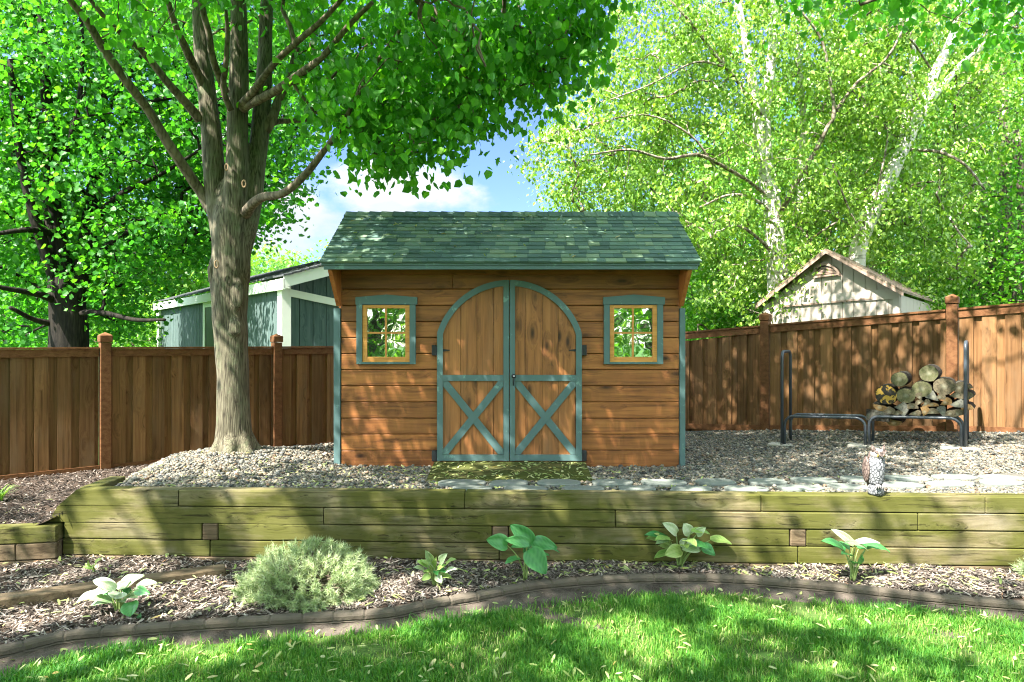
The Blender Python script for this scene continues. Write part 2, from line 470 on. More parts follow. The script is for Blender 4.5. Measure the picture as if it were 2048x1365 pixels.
def glass_mat(nm='reflective_window_glass', fac=.72):
    m, nt, out = mk(nm); co = objco(nt)
    nrm = bump(nt, noise(nt, co, 3.5, 2, .5), .03, .05)
    d = pbsdf(nt, None, (.012, .016, .016), .05, .5)
    g = nd(nt, 'ShaderNodeBsdfGlossy', {'Color': (.85, .9, .9, 1), 'Roughness': .015, 'Normal': nrm}).outputs[0]
    nt.links.new(nd(nt, 'ShaderNodeMixShader', {0: fac, 1: d, 2: g}).outputs[0], out.inputs[0])
    return m
M['glass'] = glass_mat()
M['darkglass'] = paint('dark_window_glass', (.012, .016, .018), .2, .45)

# ------------------------------------------------------------------ terrain
LA, LB = (-4.99, 8.37), (0.0, 12.77)         # left fence line
RA, RB = (0.0, 12.87), (5.4, 8.37)           # right fence line
def wall_y(x): return 5.642 - .037 * x
ed_px = [(-300, 1331), (-100, 1304), (0, 1292), (125, 1263), (250, 1251), (390, 1240), (508, 1233), (609, 1227), (715, 1221), (750, 1219), (797, 1213), (867, 1198),
         (963, 1182), (1070, 1162.5), (1194, 1152), (1283, 1148), (1390, 1147), (1450, 1149), (1528, 1153.6), (1634, 1162.5), (1741, 1173),
         (1840, 1184), (1940, 1193), (2048, 1201.6), (2200, 1216), (2500, 1250)]
EDG = [G(a, b, .10) for a, b in ed_px]
ex = np.array([p.x for p in EDG]); ey = np.array([p.y for p in EDG])
gr_px = [(-300, 1395), (0, 1349), (78, 1322), (187, 1298), (352, 1281), (508, 1275), (684, 1261), (797, 1250), (857, 1239), (963, 1225), (1070, 1210), (1176, 1196), (1283, 1187),
         (1450, 1182), (1528, 1189), (1634, 1200), (1741, 1209), (1847, 1216), (1954, 1226), (2048, 1239), (2300, 1270)]
GRP = [G(a, b, .02) for a, b in gr_px]
gx = np.array([p.x for p in GRP]); gy = np.array([p.y for p in GRP])
def edging_y(x): return np.interp(x, ex, ey)
def grass_y(x): return np.interp(x, gx, gy)

def dleft(x, y): return (12.77 + .882 * x - y) / 1.333
def dright(x, y): return (12.87 - .834 * x - y) / 1.302
TREE = (-2.96, 7.3)
def zt(x, y):
    x = np.asarray(x, dtype=float); y = np.asarray(y, dtype=float)
    z = np.full(np.broadcast(x, y).shape, .60)
    wl = np.maximum(1 - smooth(.3, 1.7, dleft(x, y)), 1 - smooth(-4.15, -3.35, x + .12 * (y - 5.8)))
    wl = wl * (1 - smooth(-.2, .6, x))
    zf = np.interp(x, [0, 2.76, 3.65, 5.4, 5.92, 8], [.5, .505, .635, .80, .85, .95])
    wr = (1 - smooth(.35, 3.0, dright(x, y))) * smooth(1.2, 2.2, x)
    z = z * (1 - wl) + .33 * wl
    z = z * (1 - wr) + zf * wr
    r2 = (x - TREE[0]) ** 2 + (y - TREE[1]) ** 2
    z = z + .15 * np.exp(-r2 / .75) * (1 - smooth(7.2, 8.6, y) * .5)
    return z
def zbed(x, y):
    return .072 + .012 * np.sin(x * 3.1 + y * 2) + .01 * np.sin(x * 7 - y * 5)

def sheet(name, xs, y0, y1, ny, zf, mat, rag=0.0, seed=1):
    """height-field sheet between two curves y0(x), y1(x)"""
    xs = np.asarray(xs); n = len(xs)
    rg = np.random.default_rng(seed)
    a = np.array([y0(x) for x in xs]) + rag * rg.uniform(-1, 1, n)
    b = np.array([y1(x) for x in xs])
    t = np.linspace(0, 1, ny)
    Y = a[:, None] * (1 - t) + b[:, None] * t
    X = np.repeat(xs[:, None], ny, 1)
    Z = zf(X, Y)
    V = np.stack([X, Y, Z], -1).reshape(-1, 3)
    i = np.arange(n - 1)[:, None]; j = np.arange(ny - 1)[None, :]
    Fq = np.stack(np.broadcast_arrays(i * ny + j, (i + 1) * ny + j, (i + 1) * ny + j + 1, i * ny + j + 1), -1).reshape(-1, 4)
    o = np_mesh(name, V, Fq, mat, smooth_=True)
    tag(o, kind='structure')
    return o

# base ground: one sheet to the horizon
gxs = np.concatenate([[-400, -200, -100, -50, -25], np.linspace(-12, 12, 40), [25, 50, 100, 200, 400]])
gys = np.concatenate([[-400, -200, -100, -50, -25], np.linspace(-10, 18, 60), [25, 50, 100, 200, 400]])
X, Y = np.meshgrid(gxs, gys, indexing='ij')
Z = -.05 + .22 * smooth(5.9, 8.5, Y)
nY = len(gys)
i = np.arange(len(gxs) - 1)[:, None]; j = np.arange(nY - 1)[None, :]
np_mesh('ground', np.stack([X, Y, Z], -1).reshape(-1, 3),
        np.stack(np.broadcast_arrays(i * nY + j, (i + 1) * nY + j, (i + 1) * nY + j + 1, i * nY + j + 1), -1).reshape(-1, 4), M['yard'], smooth_=True)['kind'] = 'structure'
xs = np.linspace(-9, 9, 180)
sheet('soil', xs, lambda x: grass_y(x) - .5, lambda x: edging_y(x) + .06, 14,
      lambda X, Y: -.004 + .032 * smooth(grass_y(X) - .05, edging_y(X), Y) + .004 * np.sin(X * 9 + Y * 13), M['soil'])
sheet('lawn', xs, lambda x: -14, lambda x: grass_y(x) - .03, 60, lambda X, Y: 0 * X + .003 * np.sin(X * 2 + Y), M['lawnbase'], 0)
sheet('mulch_bed', np.linspace(-9, 9, 240), lambda x: edging_y(x) + .03, lambda x: wall_y(x) + .05, 24, zbed, M['mulchbase'])
sheet('gravel', np.linspace(-5.0, 9, 200), lambda x: wall_y(x) + .12, lambda x: max(wall_y(x) + .3, min(12.77 + .882 * x, 12.87 - .834 * x) + .25), 110, zt, M['gravelbase'])
def mulch_top(X, Y): return zt(X, Y) + .012
def mulch_edge(y): return -3.86 - .11 * (y - 5.8)
sheet('mulch_slope', np.linspace(-7.5, -3.84, 60), lambda x: 5.70 if x > -4.6 else 5.62, lambda x: np.clip((-3.86 - x) / .11 + 5.8, 5.72, 12.77 + .882 * x + .05) if x > -4.4 else max(5.7, 12.77 + .882 * x + .05), 40, lambda X, Y: np.where(X < -4.9, .345, mulch_top(X, Y)), M['mulchbase'])
# ================================================================== THE SHED
SD = 7.1                                     # front wall distance
def S(px, py, out=0.0):
    """front-wall photo point -> world (out = metres proud of the wall)"""
    k = SD / F
    return Vector(((px - CX) * k, SD - out, EYE - (py - CY) * k))
shed = thing('garden_shed', 'wooden garden shed with green shingle roof and arched teal trimmed double doors', 'shed', (-.03, 7.1, .60))
xl, xr = S(676, 0).x, S(1364, 0).x
zb = S(0, 935).z
BACK = 9.5
ridge_y, ridge_z, eave_y, eave_z = 7.75, 3.366, 6.70, 2.70
slope = (ridge_z - eave_z) / (ridge_y - eave_y)
# --- front siding, one board per course, each split behind the doors
mb = MB()
bys = [533, 545.5, 578.4, 611, 643.6, 675.6, 707.7, 739.6, 772, 804.4, 836.9, 868.8, 900.8, 935]
split = [845, 905, 960, 1010, 985, 1040, 1000, 955, 1025, 990, 1050, 1005, 970]
for k in range(len(bys) - 1):
    a, b = bys[k], bys[k + 1]
    for x0, x1 in ((681.5, split[k]), (split[k] + .3, 1358.5)):
        p, q = S(x0, b - .3), S(x1, a + .9)
        mb.span((p.x, SD, p.z), (q.x, SD + .03, q.z), ch=.006)
mb.build('siding', M['siding'], shed)
# --- hidden body: side and back walls with the saltbox gable
mb = MB()
zbk = ridge_z - .6 * (BACK - ridge_y)
for x, sx in ((xl, 1), (xr, -1)):
    poly = [(SD + .031, zb), (BACK, zb), (BACK, zbk - .12), (ridge_y, ridge_z - .12), (SD + .031, ridge_z - .12 - slope * (ridge_y - SD - .031))]
    mb.prism(poly, (x, 0, 0), (0, 1, 0), (0, 0, 1), (.04 * sx, 0, 0))
mb.span((xl + .05, BACK - .04, zb), (xr - .05, BACK - .002, zbk - .13))
mb.span((xl + .05, SD + .06, zb), (xr - .05, SD + .09, 2.62))
mb.build('wall', M['siding'], shed)
# --- corner boards
for x0, x1 in ((668, 681), (1359, 1370)):
    mb = MB(); p, q = S(x0, 936), S(x1, 617)
    mb.span((p.x, SD - .016, p.z), (q.x, SD + .06, q.z), ch=.004)
    mb.build('corner_board', M['teal'], shed)
# --- eave: fascia, soffit, flared side brackets
ex0, ex1 = -384 * eave_y / F, 378 * eave_y / F
mb = MB(); mb.span((ex0 + .035, eave_y, eave_z - .085), (ex1 - .03, eave_y + .025, eave_z - .012), ch=.003)
mb.build('fascia', M['teal'], shed)
mb = MB()
n_s = 4
for k in range(n_s):
    t0, t1 = k / n_s, (k + 1) / n_s
    ya, yb = eave_y + .026 + (SD - eave_y - .03) * t0, eave_y + .026 + (SD - eave_y - .03) * t1 - .004
    za = lambda y: eave_z - .06 + slope * (y - eave_y)
    poly = [(ya, za(ya) - .015), (yb, za(yb) - .015), (yb, za(yb)), (ya, za(ya))]
    mb.prism(poly, (ex0 + .10, 0, 0), (0, 1, 0), (0, 0, 1), (ex1 - ex0 - .20, 0, 0))
mb.span((ex0 + .12, SD - .05, 2.60), (ex1 - .12, SD - .002, 2.665), ch=.003)
mb.build('soffit', M['soffit'], shed)
zlo = S(0, 613).z
for sx, x in ((1, xl - .005), (-1, xr - .035)):
    mb = MB()
    poly = [(SD - .003, zlo), (SD - .05, zlo), (eave_y + .03, eave_z - .10), (eave_y + .03, eave_z - .05), (SD - .003, eave_z + .13)]
    mb.prism(poly, (x, 0, 0), (0, 1, 0), (0, 0, 1), (.04, 0, 0))
    mb.build('bracket', M['redwood'], shed)
# --- roof deck, shingles, ridge caps
mb = MB()
xa, xb = ex0 + .015, ex1 - .015
ny, nz = -slope / math.hypot(1, slope), 1 / math.hypot(1, slope)
poly = [(eave_y - .01, eave_z - .012), (ridge_y, ridge_z - .012), (BACK + .2, ridge_z - .012 - .6 * (BACK + .2 - ridge_y)),
        (BACK + .2, ridge_z - .07 - .6 * (BACK + .2 - ridge_y)), (ridge_y, ridge_z - .075), (eave_y + .026, eave_z - .055), (eave_y - .01, eave_z - .045)]
mb.prism(poly, (xa, 0, 0), (0, 1, 0), (0, 0, 1), (xb - xa, 0, 0))
roof = mb.build('roof_deck', M['teal'], shed)
def roof_side(y0, z0, y1, z1, rows, name):
    mb = MB(); rg = random.Random(5)
    d = Vector((0, y1 - y0, z1 - z0)); L = d.length; d.normalize()
    nrm = Vector((1, 0, 0)).cross(d)
    if nrm.z < 0: nrm = -nrm
    e = L / rows
    for r in range(rows):
        x = ex0 - rg.random() * .15
        while x < ex1:
            w = rg.choice((.085, .11, .13, .16, .2)) * rg.uniform(.9, 1.1)
            a, b = max(x, ex0), min(x + w - .0025, ex1)
            if b - a > .01:
                th = rg.choice((.007, .011))
                dz = rg.uniform(-.004, .002)
                O = Vector((a, y0, z0)) + d * (r * e - .018 + dz) 
                U = Vector((b - a, 0, 0)); V = d * (e + .03)
                lo = nrm * .001; hi = nrm * (.003 + th + .004)
                top = nrm * .004
                mb.hexa([O + lo, O + U + lo, O + U + V + lo * .5, O + V + lo * .5, O + hi, O + U + hi, O + U + V + top, O + V + top])
            x += w
    return mb.build(name, M['shingle'], shed)
roof_side(eave_y - .015, eave_z - .012, ridge_y, ridge_z - .008, 13, 'shingles')
roof_side(BACK + .2, ridge_z - .012 - .6 * (BACK + .2 - ridge_y), ridge_y, ridge_z - .008, 19, 'shingles')
mb = MB(); x = ex0; rg = random.Random(3)
while x < ex1 - .02:
    w = min(.135, ex1 - x)
    c = Vector((x + w / 2, ridge_y, ridge_z + .006))
    for (yy, zz) in ((-.11, -.11 * slope), (.11, -.11 * .6)):
        O = Vector((x, ridge_y, ridge_z + .014)); V = Vector((0, yy, zz))
        U = Vector((w + .02, 0, -.012 + rg.uniform(-.003, .003)))
        up = Vector((0, 0, .009))
        mb.hexa([O, O + U, O + U + V, O + V, O + up, O + U + up, O + U + V + up, O + V + up])
    x += w
mb.build('ridge_cap', M['shingle'], shed)
# --- doors
Rr = 151.0; ccx, ccy = 1018.8, 712.0         # arch circle in photo pixels
def arc_y(px, R): return ccy - math.sqrt(max(R * R - (px - ccx) ** 2, 0))
def wallpoly(pts, o0, o1, mb):
    k = SD / F
    poly = [((x - CX) * k, EYE - (y - CY) * k) for x, y in pts]
    mb.prism(poly, (0, SD - o0, 0), (1, 0, 0), (0, 0, 1), (0, -(o1 - o0), 0))
yb_, ysp = 921.0, 666.0
for side in (0, 1):
    if side == 0: x0, x1, edges = 875.0, 1018.0, [886, 922, 954.3, 986.8, 1007]
    else: x0, x1, edges = 1019.6, 1162.8, [1030, 1051.6, 1083.9, 1116, 1151]
    mb = MB()
    for a, b in zip(edges[:-1], edges[1:]):
        a += .5; b -= .5
        pts = [(a, yb_ - 3), (b, yb_ - 3)]
        for k in range(7):
            x = b + (a - b) * k / 6
            pts.append((x, min(arc_y(x, Rr - 6), 700) if abs(x - ccx) < Rr - 8 else 690))
        wallpoly(pts, .004, .026, mb)
    door = mb.build('door', M['plank'], shed)
    # frame: arch, stiles, rails
    mb = MB(); k_ = SD / F
    W2 = lambda x, y: Vector(((x - CX) * k_, SD - .004, EYE - (y - CY) * k_))
    N = 22; inn, outr = [], []
    sgn = -1 if side == 0 else 1
    a0 = math.asin(min(1, (ccy - ysp) / Rr)); gap = (1007 if side == 0 else 1030)
    th_end = math.acos(abs(gap - ccx) / Rr)
    for i in range(N + 1):
        t = a0 + (th_end - a0) * i / N
        outr.append(W2(ccx + sgn * Rr * math.cos(t), ccy - Rr * math.sin(t)))
        inn.append(W2(ccx + sgn * (Rr - 11.8) * math.cos(t), ccy - (Rr - 11.8) * math.sin(t)))
    mb.strip(inn, outr, (0, -.042, 0))
    so = ccx + sgn * Rr * math.cos(a0)
    outer = (x0, x0 + 11.5) if side == 0 else (x1 - 11.5, x1)
    inner = (1007, x1) if side == 0 else (x0, 1030)
    wallpoly([(outer[0], yb_), (outer[1], yb_), (outer[1], ysp + 1), (outer[0], ysp + 1)], .004, .0455, mb)
    wallpoly([(inner[0], yb_), (inner[1], yb_), (inner[1], arc_y(inner[1], Rr)), (inner[0], arc_y(inner[0], Rr))], .004, .047, mb)
    wa = outer[1] if side == 0 else inner[1]; wb = inner[0] if side == 0 else outer[0]
    wallpoly([(wa + .1, 920.5), (wb - .1, 920.5), (wb - .1, 908.5), (wa + .1, 908.5)], .006, .0445, mb)
    wallpoly([(wa + .1, 762), (wb - .1, 762), (wb - .1, 750), (wa + .1, 750)], .006, .0445, mb)
    fr = mb.build('door_frame', M['teal'], door)
    # X brace: "/" in front of "\"
    mb = MB()
    d = 6.8
    wallpoly([(wa + .5, 908), (wa + .5 + d * 1.5, 908), (wb - .5, 763 + d * 1.4), (wb - .5, 762.5), (wb - .5 - d * 1.5, 762.5), (wa + .5, 908 - d * 1.5)], .012, .0415, mb)
    wallpoly([(wb - .5, 908), (wb - .5 - d * 1.5, 908), (wa + .5, 763 + d * 1.4), (wa + .5, 762.5), (wa + .5 + d * 1.5, 762.5), (wb - .5, 908 - d * 1.5)], .012, .039, mb)
    mb.build('cross_brace', M['teal'], door)
    # strap hinges
    for yh in (701, 911):
        mb = MB()
        if side == 0: hx = (864.5, 874.4); tip = [(872.5, yh - 4), (872.5, yh + 4), (900, yh + 1), (900, yh - 1)]
        else: hx = (1163.4, 1172.5); tip = [(1165, yh - 4), (1165, yh + 4), (1137, yh + 1), (1137, yh - 1)]
        p, q = S(hx[0], yh + 10.5), S(hx[1], yh - 10.5)
        mb.span((p.x, SD - .05, p.z), (q.x, SD - .002, q.z), ch=.004)
        if yh < 800: wallpoly(tip, .027, .034, mb)
        mb.build('hinge', M['black'], door)
    if side == 1:
        mb = MB(); c = S(1027.5, 752.5, .056)
        mb.tube([c + Vector((0, .012, 0)), c + Vector((0, -.012, 0))], [.024, .021], 16)
        mb.tube([c, c + Vector((0, -.03, 0))], [.012, .014], 12)
        q = S(1027, 763, .06); mb.tube([c + Vector((0, -.02, 0)), q, S(1027, 771, .058)], [.007, .008, .005], 8)
        hd = mb.build('handle', M['black'], door, True)
        mb = MB(); mb.tube([S(1028, 752, .087), S(1028, 752, .092)], [.009, .007], 12)
        mb.build('lock_cylinder', M['lock'], hd, True)
# --- windows
for wx in (712.8, 1205.6):
    def Wp(x, y): return (wx + x, y)
    mb = MB()
    wallpoly([Wp(0, 609.8), Wp(122.5, 609.8), Wp(122.5, 595.5), Wp(61, 590), Wp(0, 595.5)], .004, .045, mb)
    wallpoly([Wp(1.5, 728.5), Wp(12.8, 728.5), Wp(12.8, 609.9), Wp(1.5, 609.9)], .004, .04, mb)
    wallpoly([Wp(107.5, 728.5), Wp(119.2, 728.5), Wp(119.2, 609.9), Wp(107.5, 609.9)], .004, .04, mb)
    wallpoly([Wp(12.9, 728.3), Wp(107.4, 728.3), Wp(107.4, 724.5), Wp(12.9, 724.5)], .004, .043, mb)
    win = mb.build('window', M['teal'], shed)
    mb = MB()
    for a, b, c, d in ((13.4, 22, 611, 724.3), (98.6, 107.2, 611, 724.3)):
        wallpoly([Wp(a, d), Wp(b, d), Wp(b, c), Wp(a, c)], .004, .03, mb)
    for c, d in ((611, 617.3), (714, 724.3), (664.3, 668.1)):
        wallpoly([Wp(22.1, d), Wp(98.5, d), Wp(98.5, c), Wp(22.1, c)], .004, .029 if c != 664.3 else .022, mb)
    wallpoly([Wp(57.8, 713.9), Wp(61.4, 713.9), Wp(61.4, 617.4), Wp(57.8, 617.4)], .004, .023, mb)
    mb.build('sash', M['sash'], win)
    mb = MB(); wallpoly([Wp(22.2, 713.9), Wp(98.4, 713.9), Wp(98.4, 617.4), Wp(22.2, 617.4)], .003, .008, mb)
    mb.build('pane', M['glass'], win)

# ================================================================== RAMP
ramp_t = thing('door_ramp', 'algae green sloping wooden ramp in front of the shed doors', 'ramp', (-.02, 6.7, .6))
mb = MB()
nb = 5
ya, yb2, za, zb2 = 6.34, SD - .06, .615, .668
for k in range(nb):
    t0, t1 = k / nb, (k + 1) / nb - .008
    y0, y1 = ya + (yb2 - ya) * t0, ya + (yb2 - ya) * t1
    z0, z1 = za + (zb2 - za) * t0, za + (zb2 - za) * t1
    x0, x1 = -.80, .755
    mb.hexa([(x0, y0, z0 - .04), (x1, y0, z0 - .04), (x1, y1, z1 - .04), (x0, y1, z1 - .04),
             (x0, y0, z0), (x1, y0, z0), (x1, y1, z1), (x0, y1, z1)])
mb.build('ramp_boards', M['rampwood'], ramp_t)
for x in (-.79, .72):
    mb = MB(); mb.hexa([(x, ya + .05, .55), (x + .03, ya + .05, .55), (x + .03, yb2, .55), (x, yb2, .55),
             (x, ya + .05, .575), (x + .03, ya + .05, .575), (x + .03, yb2, .624), (x, yb2, .624)])
    mb.build('stringer', M['timber_dark'], ramp_t)

# ================================================================== FENCES
def fence(name_label, A, B, posts, zbf, ztf, seed, loc):
    """A->B; posts = list of distances; zbf/ztf give bottom/top height at distance"""
    t = thing('board_fence', name_label, 'fence', loc)
    A = Vector((A[0], A[1], 0)); B = Vector((B[0], B[1], 0)); U = (B - A).normalized()
    Nn = Vector((U.y, -U.x, 0))
    if Nn.y > 0: Nn = -Nn                     # towards the yard
    rg = random.Random(seed)
    for k, (s0, s1) in enumerate(zip(posts[:-1], posts[1:])):
        s0b, s1b = s0 + .068, s1 - .068
        mb = MB()
        s = s0b; wide = True
        while s < s1b - .01:
            w = (.145 if wide else .085) * rg.uniform(.94, 1.06)
            e = min(s + w, s1b)
            off = .018 if wide else -.012
            o0, o1 = (s - .012, e + .012) if not wide else (s, e)
            o0 = max(o0, s0b); o1 = min(o1, s1b)
            tilt = rg.uniform(-.003, .003)
            def pt(ss, n, z): 
                q = A + U * ss + Nn * n; return Vector((q.x, q.y, z))
            zt0, zt1 = ztf(o0) - .075 - rg.uniform(0, .006), ztf(o1) - .075
            mb.hexa([pt(o0, off - .018, zbf(o0) + .03), pt(o1, off - .018 , zbf(o1) + .03), pt(o1, off + tilt, zbf(o1) + .03), pt(o0, off - tilt, zbf(o0) + .03),
                     pt(o0, off - .018, zt0), pt(o1, off - .018, zt1), pt(o1, off + tilt, zt1), pt(o0, off - tilt, zt0)])
            s = e; wide = not wide
        mb.build('panel', M['fence'], t)
        for nm, f0, f1, n0, n1 in (('top_rail', lambda s: ztf(s) - .09, ztf, -.03, .034), ('kickboard', zbf, lambda s: zbf(s) + .085, .001, .032)):
            mb = MB()
            def pt(ss, n, z):
                q = A + U * ss + Nn * n; return Vector((q.x, q.y, z))
            mb.hexa([pt(s0b, n0, f0(s0b)), pt(s1b, n0, f0(s1b)), pt(s1b, n1, f0(s1b)), pt(s0b, n1, f0(s0b)),
                     pt(s0b, n0, f1(s0b)), pt(s1b, n0, f1(s1b)), pt(s1b, n1, f1(s1b)), pt(s0b, n1, f1(s0b))])
            if nm == 'top_rail':
                mb.hexa([pt(s0b, -.05, ztf(s0b) + .002), pt(s1b, -.05, ztf(s1b) + .002), pt(s1b, .05, ztf(s1b) + .002), pt(s0b, .05, ztf(s0b) + .002),
                         pt(s0b, -.05, ztf(s0b) + .026), pt(s1b, -.05, ztf(s1b) + .026), pt(s1b, .05, ztf(s1b) + .026), pt(s0b, .05, ztf(s0b) + .026)])
            mb.build(nm, M['rail'], t)
    for s in posts:
        q = A + U * s
        zb_, zt_ = zbf(s) - .1, ztf(s) + .085
        mb = MB(); mb.box((q.x, q.y, (zb_ + zt_) / 2), (.06, .06, (zt_ - zb_) / 2), U, Nn, ch=.006)
        po = mb.build('post', M['rail'], t)
        mb = MB(); mb.box((q.x, q.y, zt_ + .045), (.071, .071, .044), U, Nn, ch=.008)
        c0 = Vector((q.x, q.y, zt_ + .0895)); r = .064
        b = [c0 + U * r + Nn * r, c0 - U * r + Nn * r, c0 - U * r - Nn * r, c0 + U * r - Nn * r]
        mb.add(b + [c0 + Vector((0, 0, .035))], [(0, 1, 2, 3), (0, 1, 4), (1, 2, 4), (2, 3, 4), (3, 0, 4)])
        mb.build('post_cap', M['rail'], po)
    return t
LU = Vector((LB[0] - LA[0], LB[1] - LA[1])).normalized()
lp0 = -4.3
A_l = (LA[0] + LU.x * lp0, LA[1] + LU.y * lp0)
fence('brown board fence on the left behind the big linden trunk with a level top', A_l, LB,
      [0, 2.15, 4.30, 6.45, 8.6, 10.96], lambda s: .315, lambda s: 1.815, 11, (-4.99, 8.37, .3))
RU = Vector((RB[0] - RA[0], RB[1] - RA[1])).normalized()
rx = lambda s: RA[0] + RU.x * s
zfr = lambda s: float(np.interp(rx(s), [0, 2.76, 3.65, 5.4, 5.92, 9], [.5, .495, .627, .79, .84, 1.0]))
ztr = lambda s: float(np.interp(rx(s), [0, 2.76, 3.65, 5.4, 5.92, 9], [1.9, 2.0, 2.125, 2.285, 2.34, 2.6]))
s_of = lambda x: (x - RA[0]) / RU.x
fence('brown board fence on the right behind the firewood rack with a rising top', RA, RB,
      [.14, s_of(1.9), s_of(3.65), s_of(5.4), s_of(7.15), s_of(8.9)], zfr, ztr, 12, (3.65, 9.83, .6))

# ================================================================== RETAINING WALL
UW = Vector((1, -.037, 0)).normalized(); VW = Vector((.037, 1, 0)).normalized()
def wx_of(px):
    k = (px - CX) / F
    return k * 5.642 / (1 + .037 * k)
def wallbox(mb, pxa, pxb, ztop, h=.14, depth=.14, prouds=0.0, cut=None):
    xa_, xb_ = wx_of(pxa), wx_of(pxb)
    a = Vector((xa_, wall_y(xa_) - prouds, 0)); b = Vector((xb_, wall_y(xb_) - prouds, 0))
    g = .0025
    if cut is None:
        c = (a + b) / 2 + VW * depth / 2
        mb.box((c.x, c.y, ztop - h / 2), ((b - a).length / 2 - g, depth / 2, h / 2 - g), UW, VW, ch=.007)
    else:
        mb.prism([(0, -h + g), (xb_ - xa_ - g, -h + g), (xb_ - xa_ - g, -g), (cut, -g)], (a.x, a.y, ztop), UW, (0, 0, 1), VW * depth)
rw = thing('retaining_wall', 'long mossy timber retaining wall holding up the gravel terrace', 'retaining wall', (0, 5.64, .07))
ZT = .657
cuts = [(117, .16), (96, .085), None, None, None]
rows = [[117, 356, 929.5, 1523, 1972, 2420], [96, 647, 1231, 1836, 2420], None, [124, 420, 999, 1596, 2420], [124, 900, 1500, 2420]]
rg = random.Random(4)
for r in range(5):
    zt_ = ZT - .14 * r
    if r == 2:
        segs = [(127, 404), (436, 984), (1017, 1580), (1613, 2420)]
    else: segs = list(zip(rows[r][:-1], rows[r][1:]))
    for k, (a, b) in enumerate(segs):
        mb = MB()
        wallbox(mb, a, b, zt_, prouds=rg.uniform(-.004, .006), cut=cuts[r][1] if (k == 0 and cuts[r]) else None)
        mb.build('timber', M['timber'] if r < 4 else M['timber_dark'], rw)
    if r == 2:
        for a, b in ((404.5, 435.5), (984.5, 1016.5), (1580.5, 1612.5)):
            mb = MB(); wallbox(mb, a, b, zt_, depth=.8, prouds=.003); mb.build('tie_end', M['timber_dark'], rw)
mb = MB()
a = Vector((wx_of(150), wall_y(wx_of(150)) + .145, ZT - .01))
mb.box(a + Vector((.0, .26, -.075)), (.07, .25, .068), (1, .05, 0), (-.05, 1, 0), ch=.006)
mb.build('timber', M['timber'], rw)
# low wing wall on the left
ww = thing('wing_wall', 'low mossy two course timber wall running out of the photo on the left', 'timber wall', (-4.2, 5.6, .07))
Aw, Bw = Vector((-4.95, 5.49, 0)), Vector((-3.80, 5.69, 0)); Uv = (Bw - Aw).normalized(); Vv = Vector((-Uv.y, Uv.x, 0))
zw = .372
for r, segs in ((0, [(0, 1)]), (1, [(0, .735), (.737, 1)]), (2, [(0, 1)])):
    for a, b in segs:
        mb = MB(); p = Aw.lerp(Bw, a); q = Aw.lerp(Bw, b); c = (p + q) / 2 + Vv * (.07 + .003 * r)
        mb.box((c.x, c.y, zw - .14 * r - .07), ((q - p).length / 2 - .002, .07, .0675), Uv, Vv, ch=.007)
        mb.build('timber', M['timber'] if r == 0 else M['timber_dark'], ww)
# half buried timber across the mulch
bt = thing('landscape_timber', 'half buried brown timber running slantwise through the mulch on the left', 'timber', (-2.9, 5.0, .07))
a, b = G(-160, 1232, .10), G(452, 1146, .10); u = (b - a); L = u.length; u.normalize(); v = Vector((-u.y, u.x, 0))
mb = MB(); c = (a + b) / 2 + v * .07; mb.box((c.x, c.y, .075), (L / 2, .07, .06), u, v, ch=.008)
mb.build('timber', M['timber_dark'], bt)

# ================================================================== EDGING
def resample(P3, step):
    out = [P3[0]]; acc = 0
    for a, b in zip(P3[:-1], P3[1:]):
        d = (b - a).length; t = step - acc
        while t <= d: out.append(a.lerp(b, t / d)); t += step
        acc = d - (t - step)
    return out
ce, _ = curve([tuple(p) for p in EDG], [1] * len(EDG), 6)
line = resample([Vector(p) for p in ce], .012)
prof = [(-.012, -.10), (-.010, .012), (-.015, .018), (-.007, .026), (-.016, .034), (-.017, .058), (-.010, .07), (.0, .076), (.04, .078), (.054, .07), (.062, .058), (.064, -.10)]
Vv_, n_p = [], len(prof)
rg = random.Random(9)
joint = 17
for i, p in enumerate(line):
    a = line[max(0, i - 2)]; b = line[min(len(line) - 1, i + 2)]
    t = (b - a).normalized(); nrm = Vector((-t.y, t.x, 0))
    jx = i % joint
    for (n_, z_) in prof:
        zz = z_ + .012 
        if jx == 0 and z_ > .03: zz -= .007; n_ = n_ + (.004 if n_ < .03 else -.004)
        nz_ = mnoise.noise(Vector((p.x * 30, p.y * 30, z_ * 30))) * .003
        Vv_.append(p * 1.0 + nrm * (n_ + nz_) + Vector((0, 0, zz - .1 + nz_)))
ii = np.arange(len(line) - 1)[:, None]; jj = np.arange(n_p - 1)[None, :]
Fq = np.stack(np.broadcast_arrays(ii * n_p + jj, (ii + 1) * n_p + jj, (ii + 1) * n_p + jj + 1, ii * n_p + jj + 1), -1).reshape(-1, 4)
edg = np_mesh('garden_edging', [tuple(v) for v in Vv_], Fq, M['conc'])
tag(edg, 'curving brown concrete edging scored into blocks between the lawn and the mulch', 'edging')

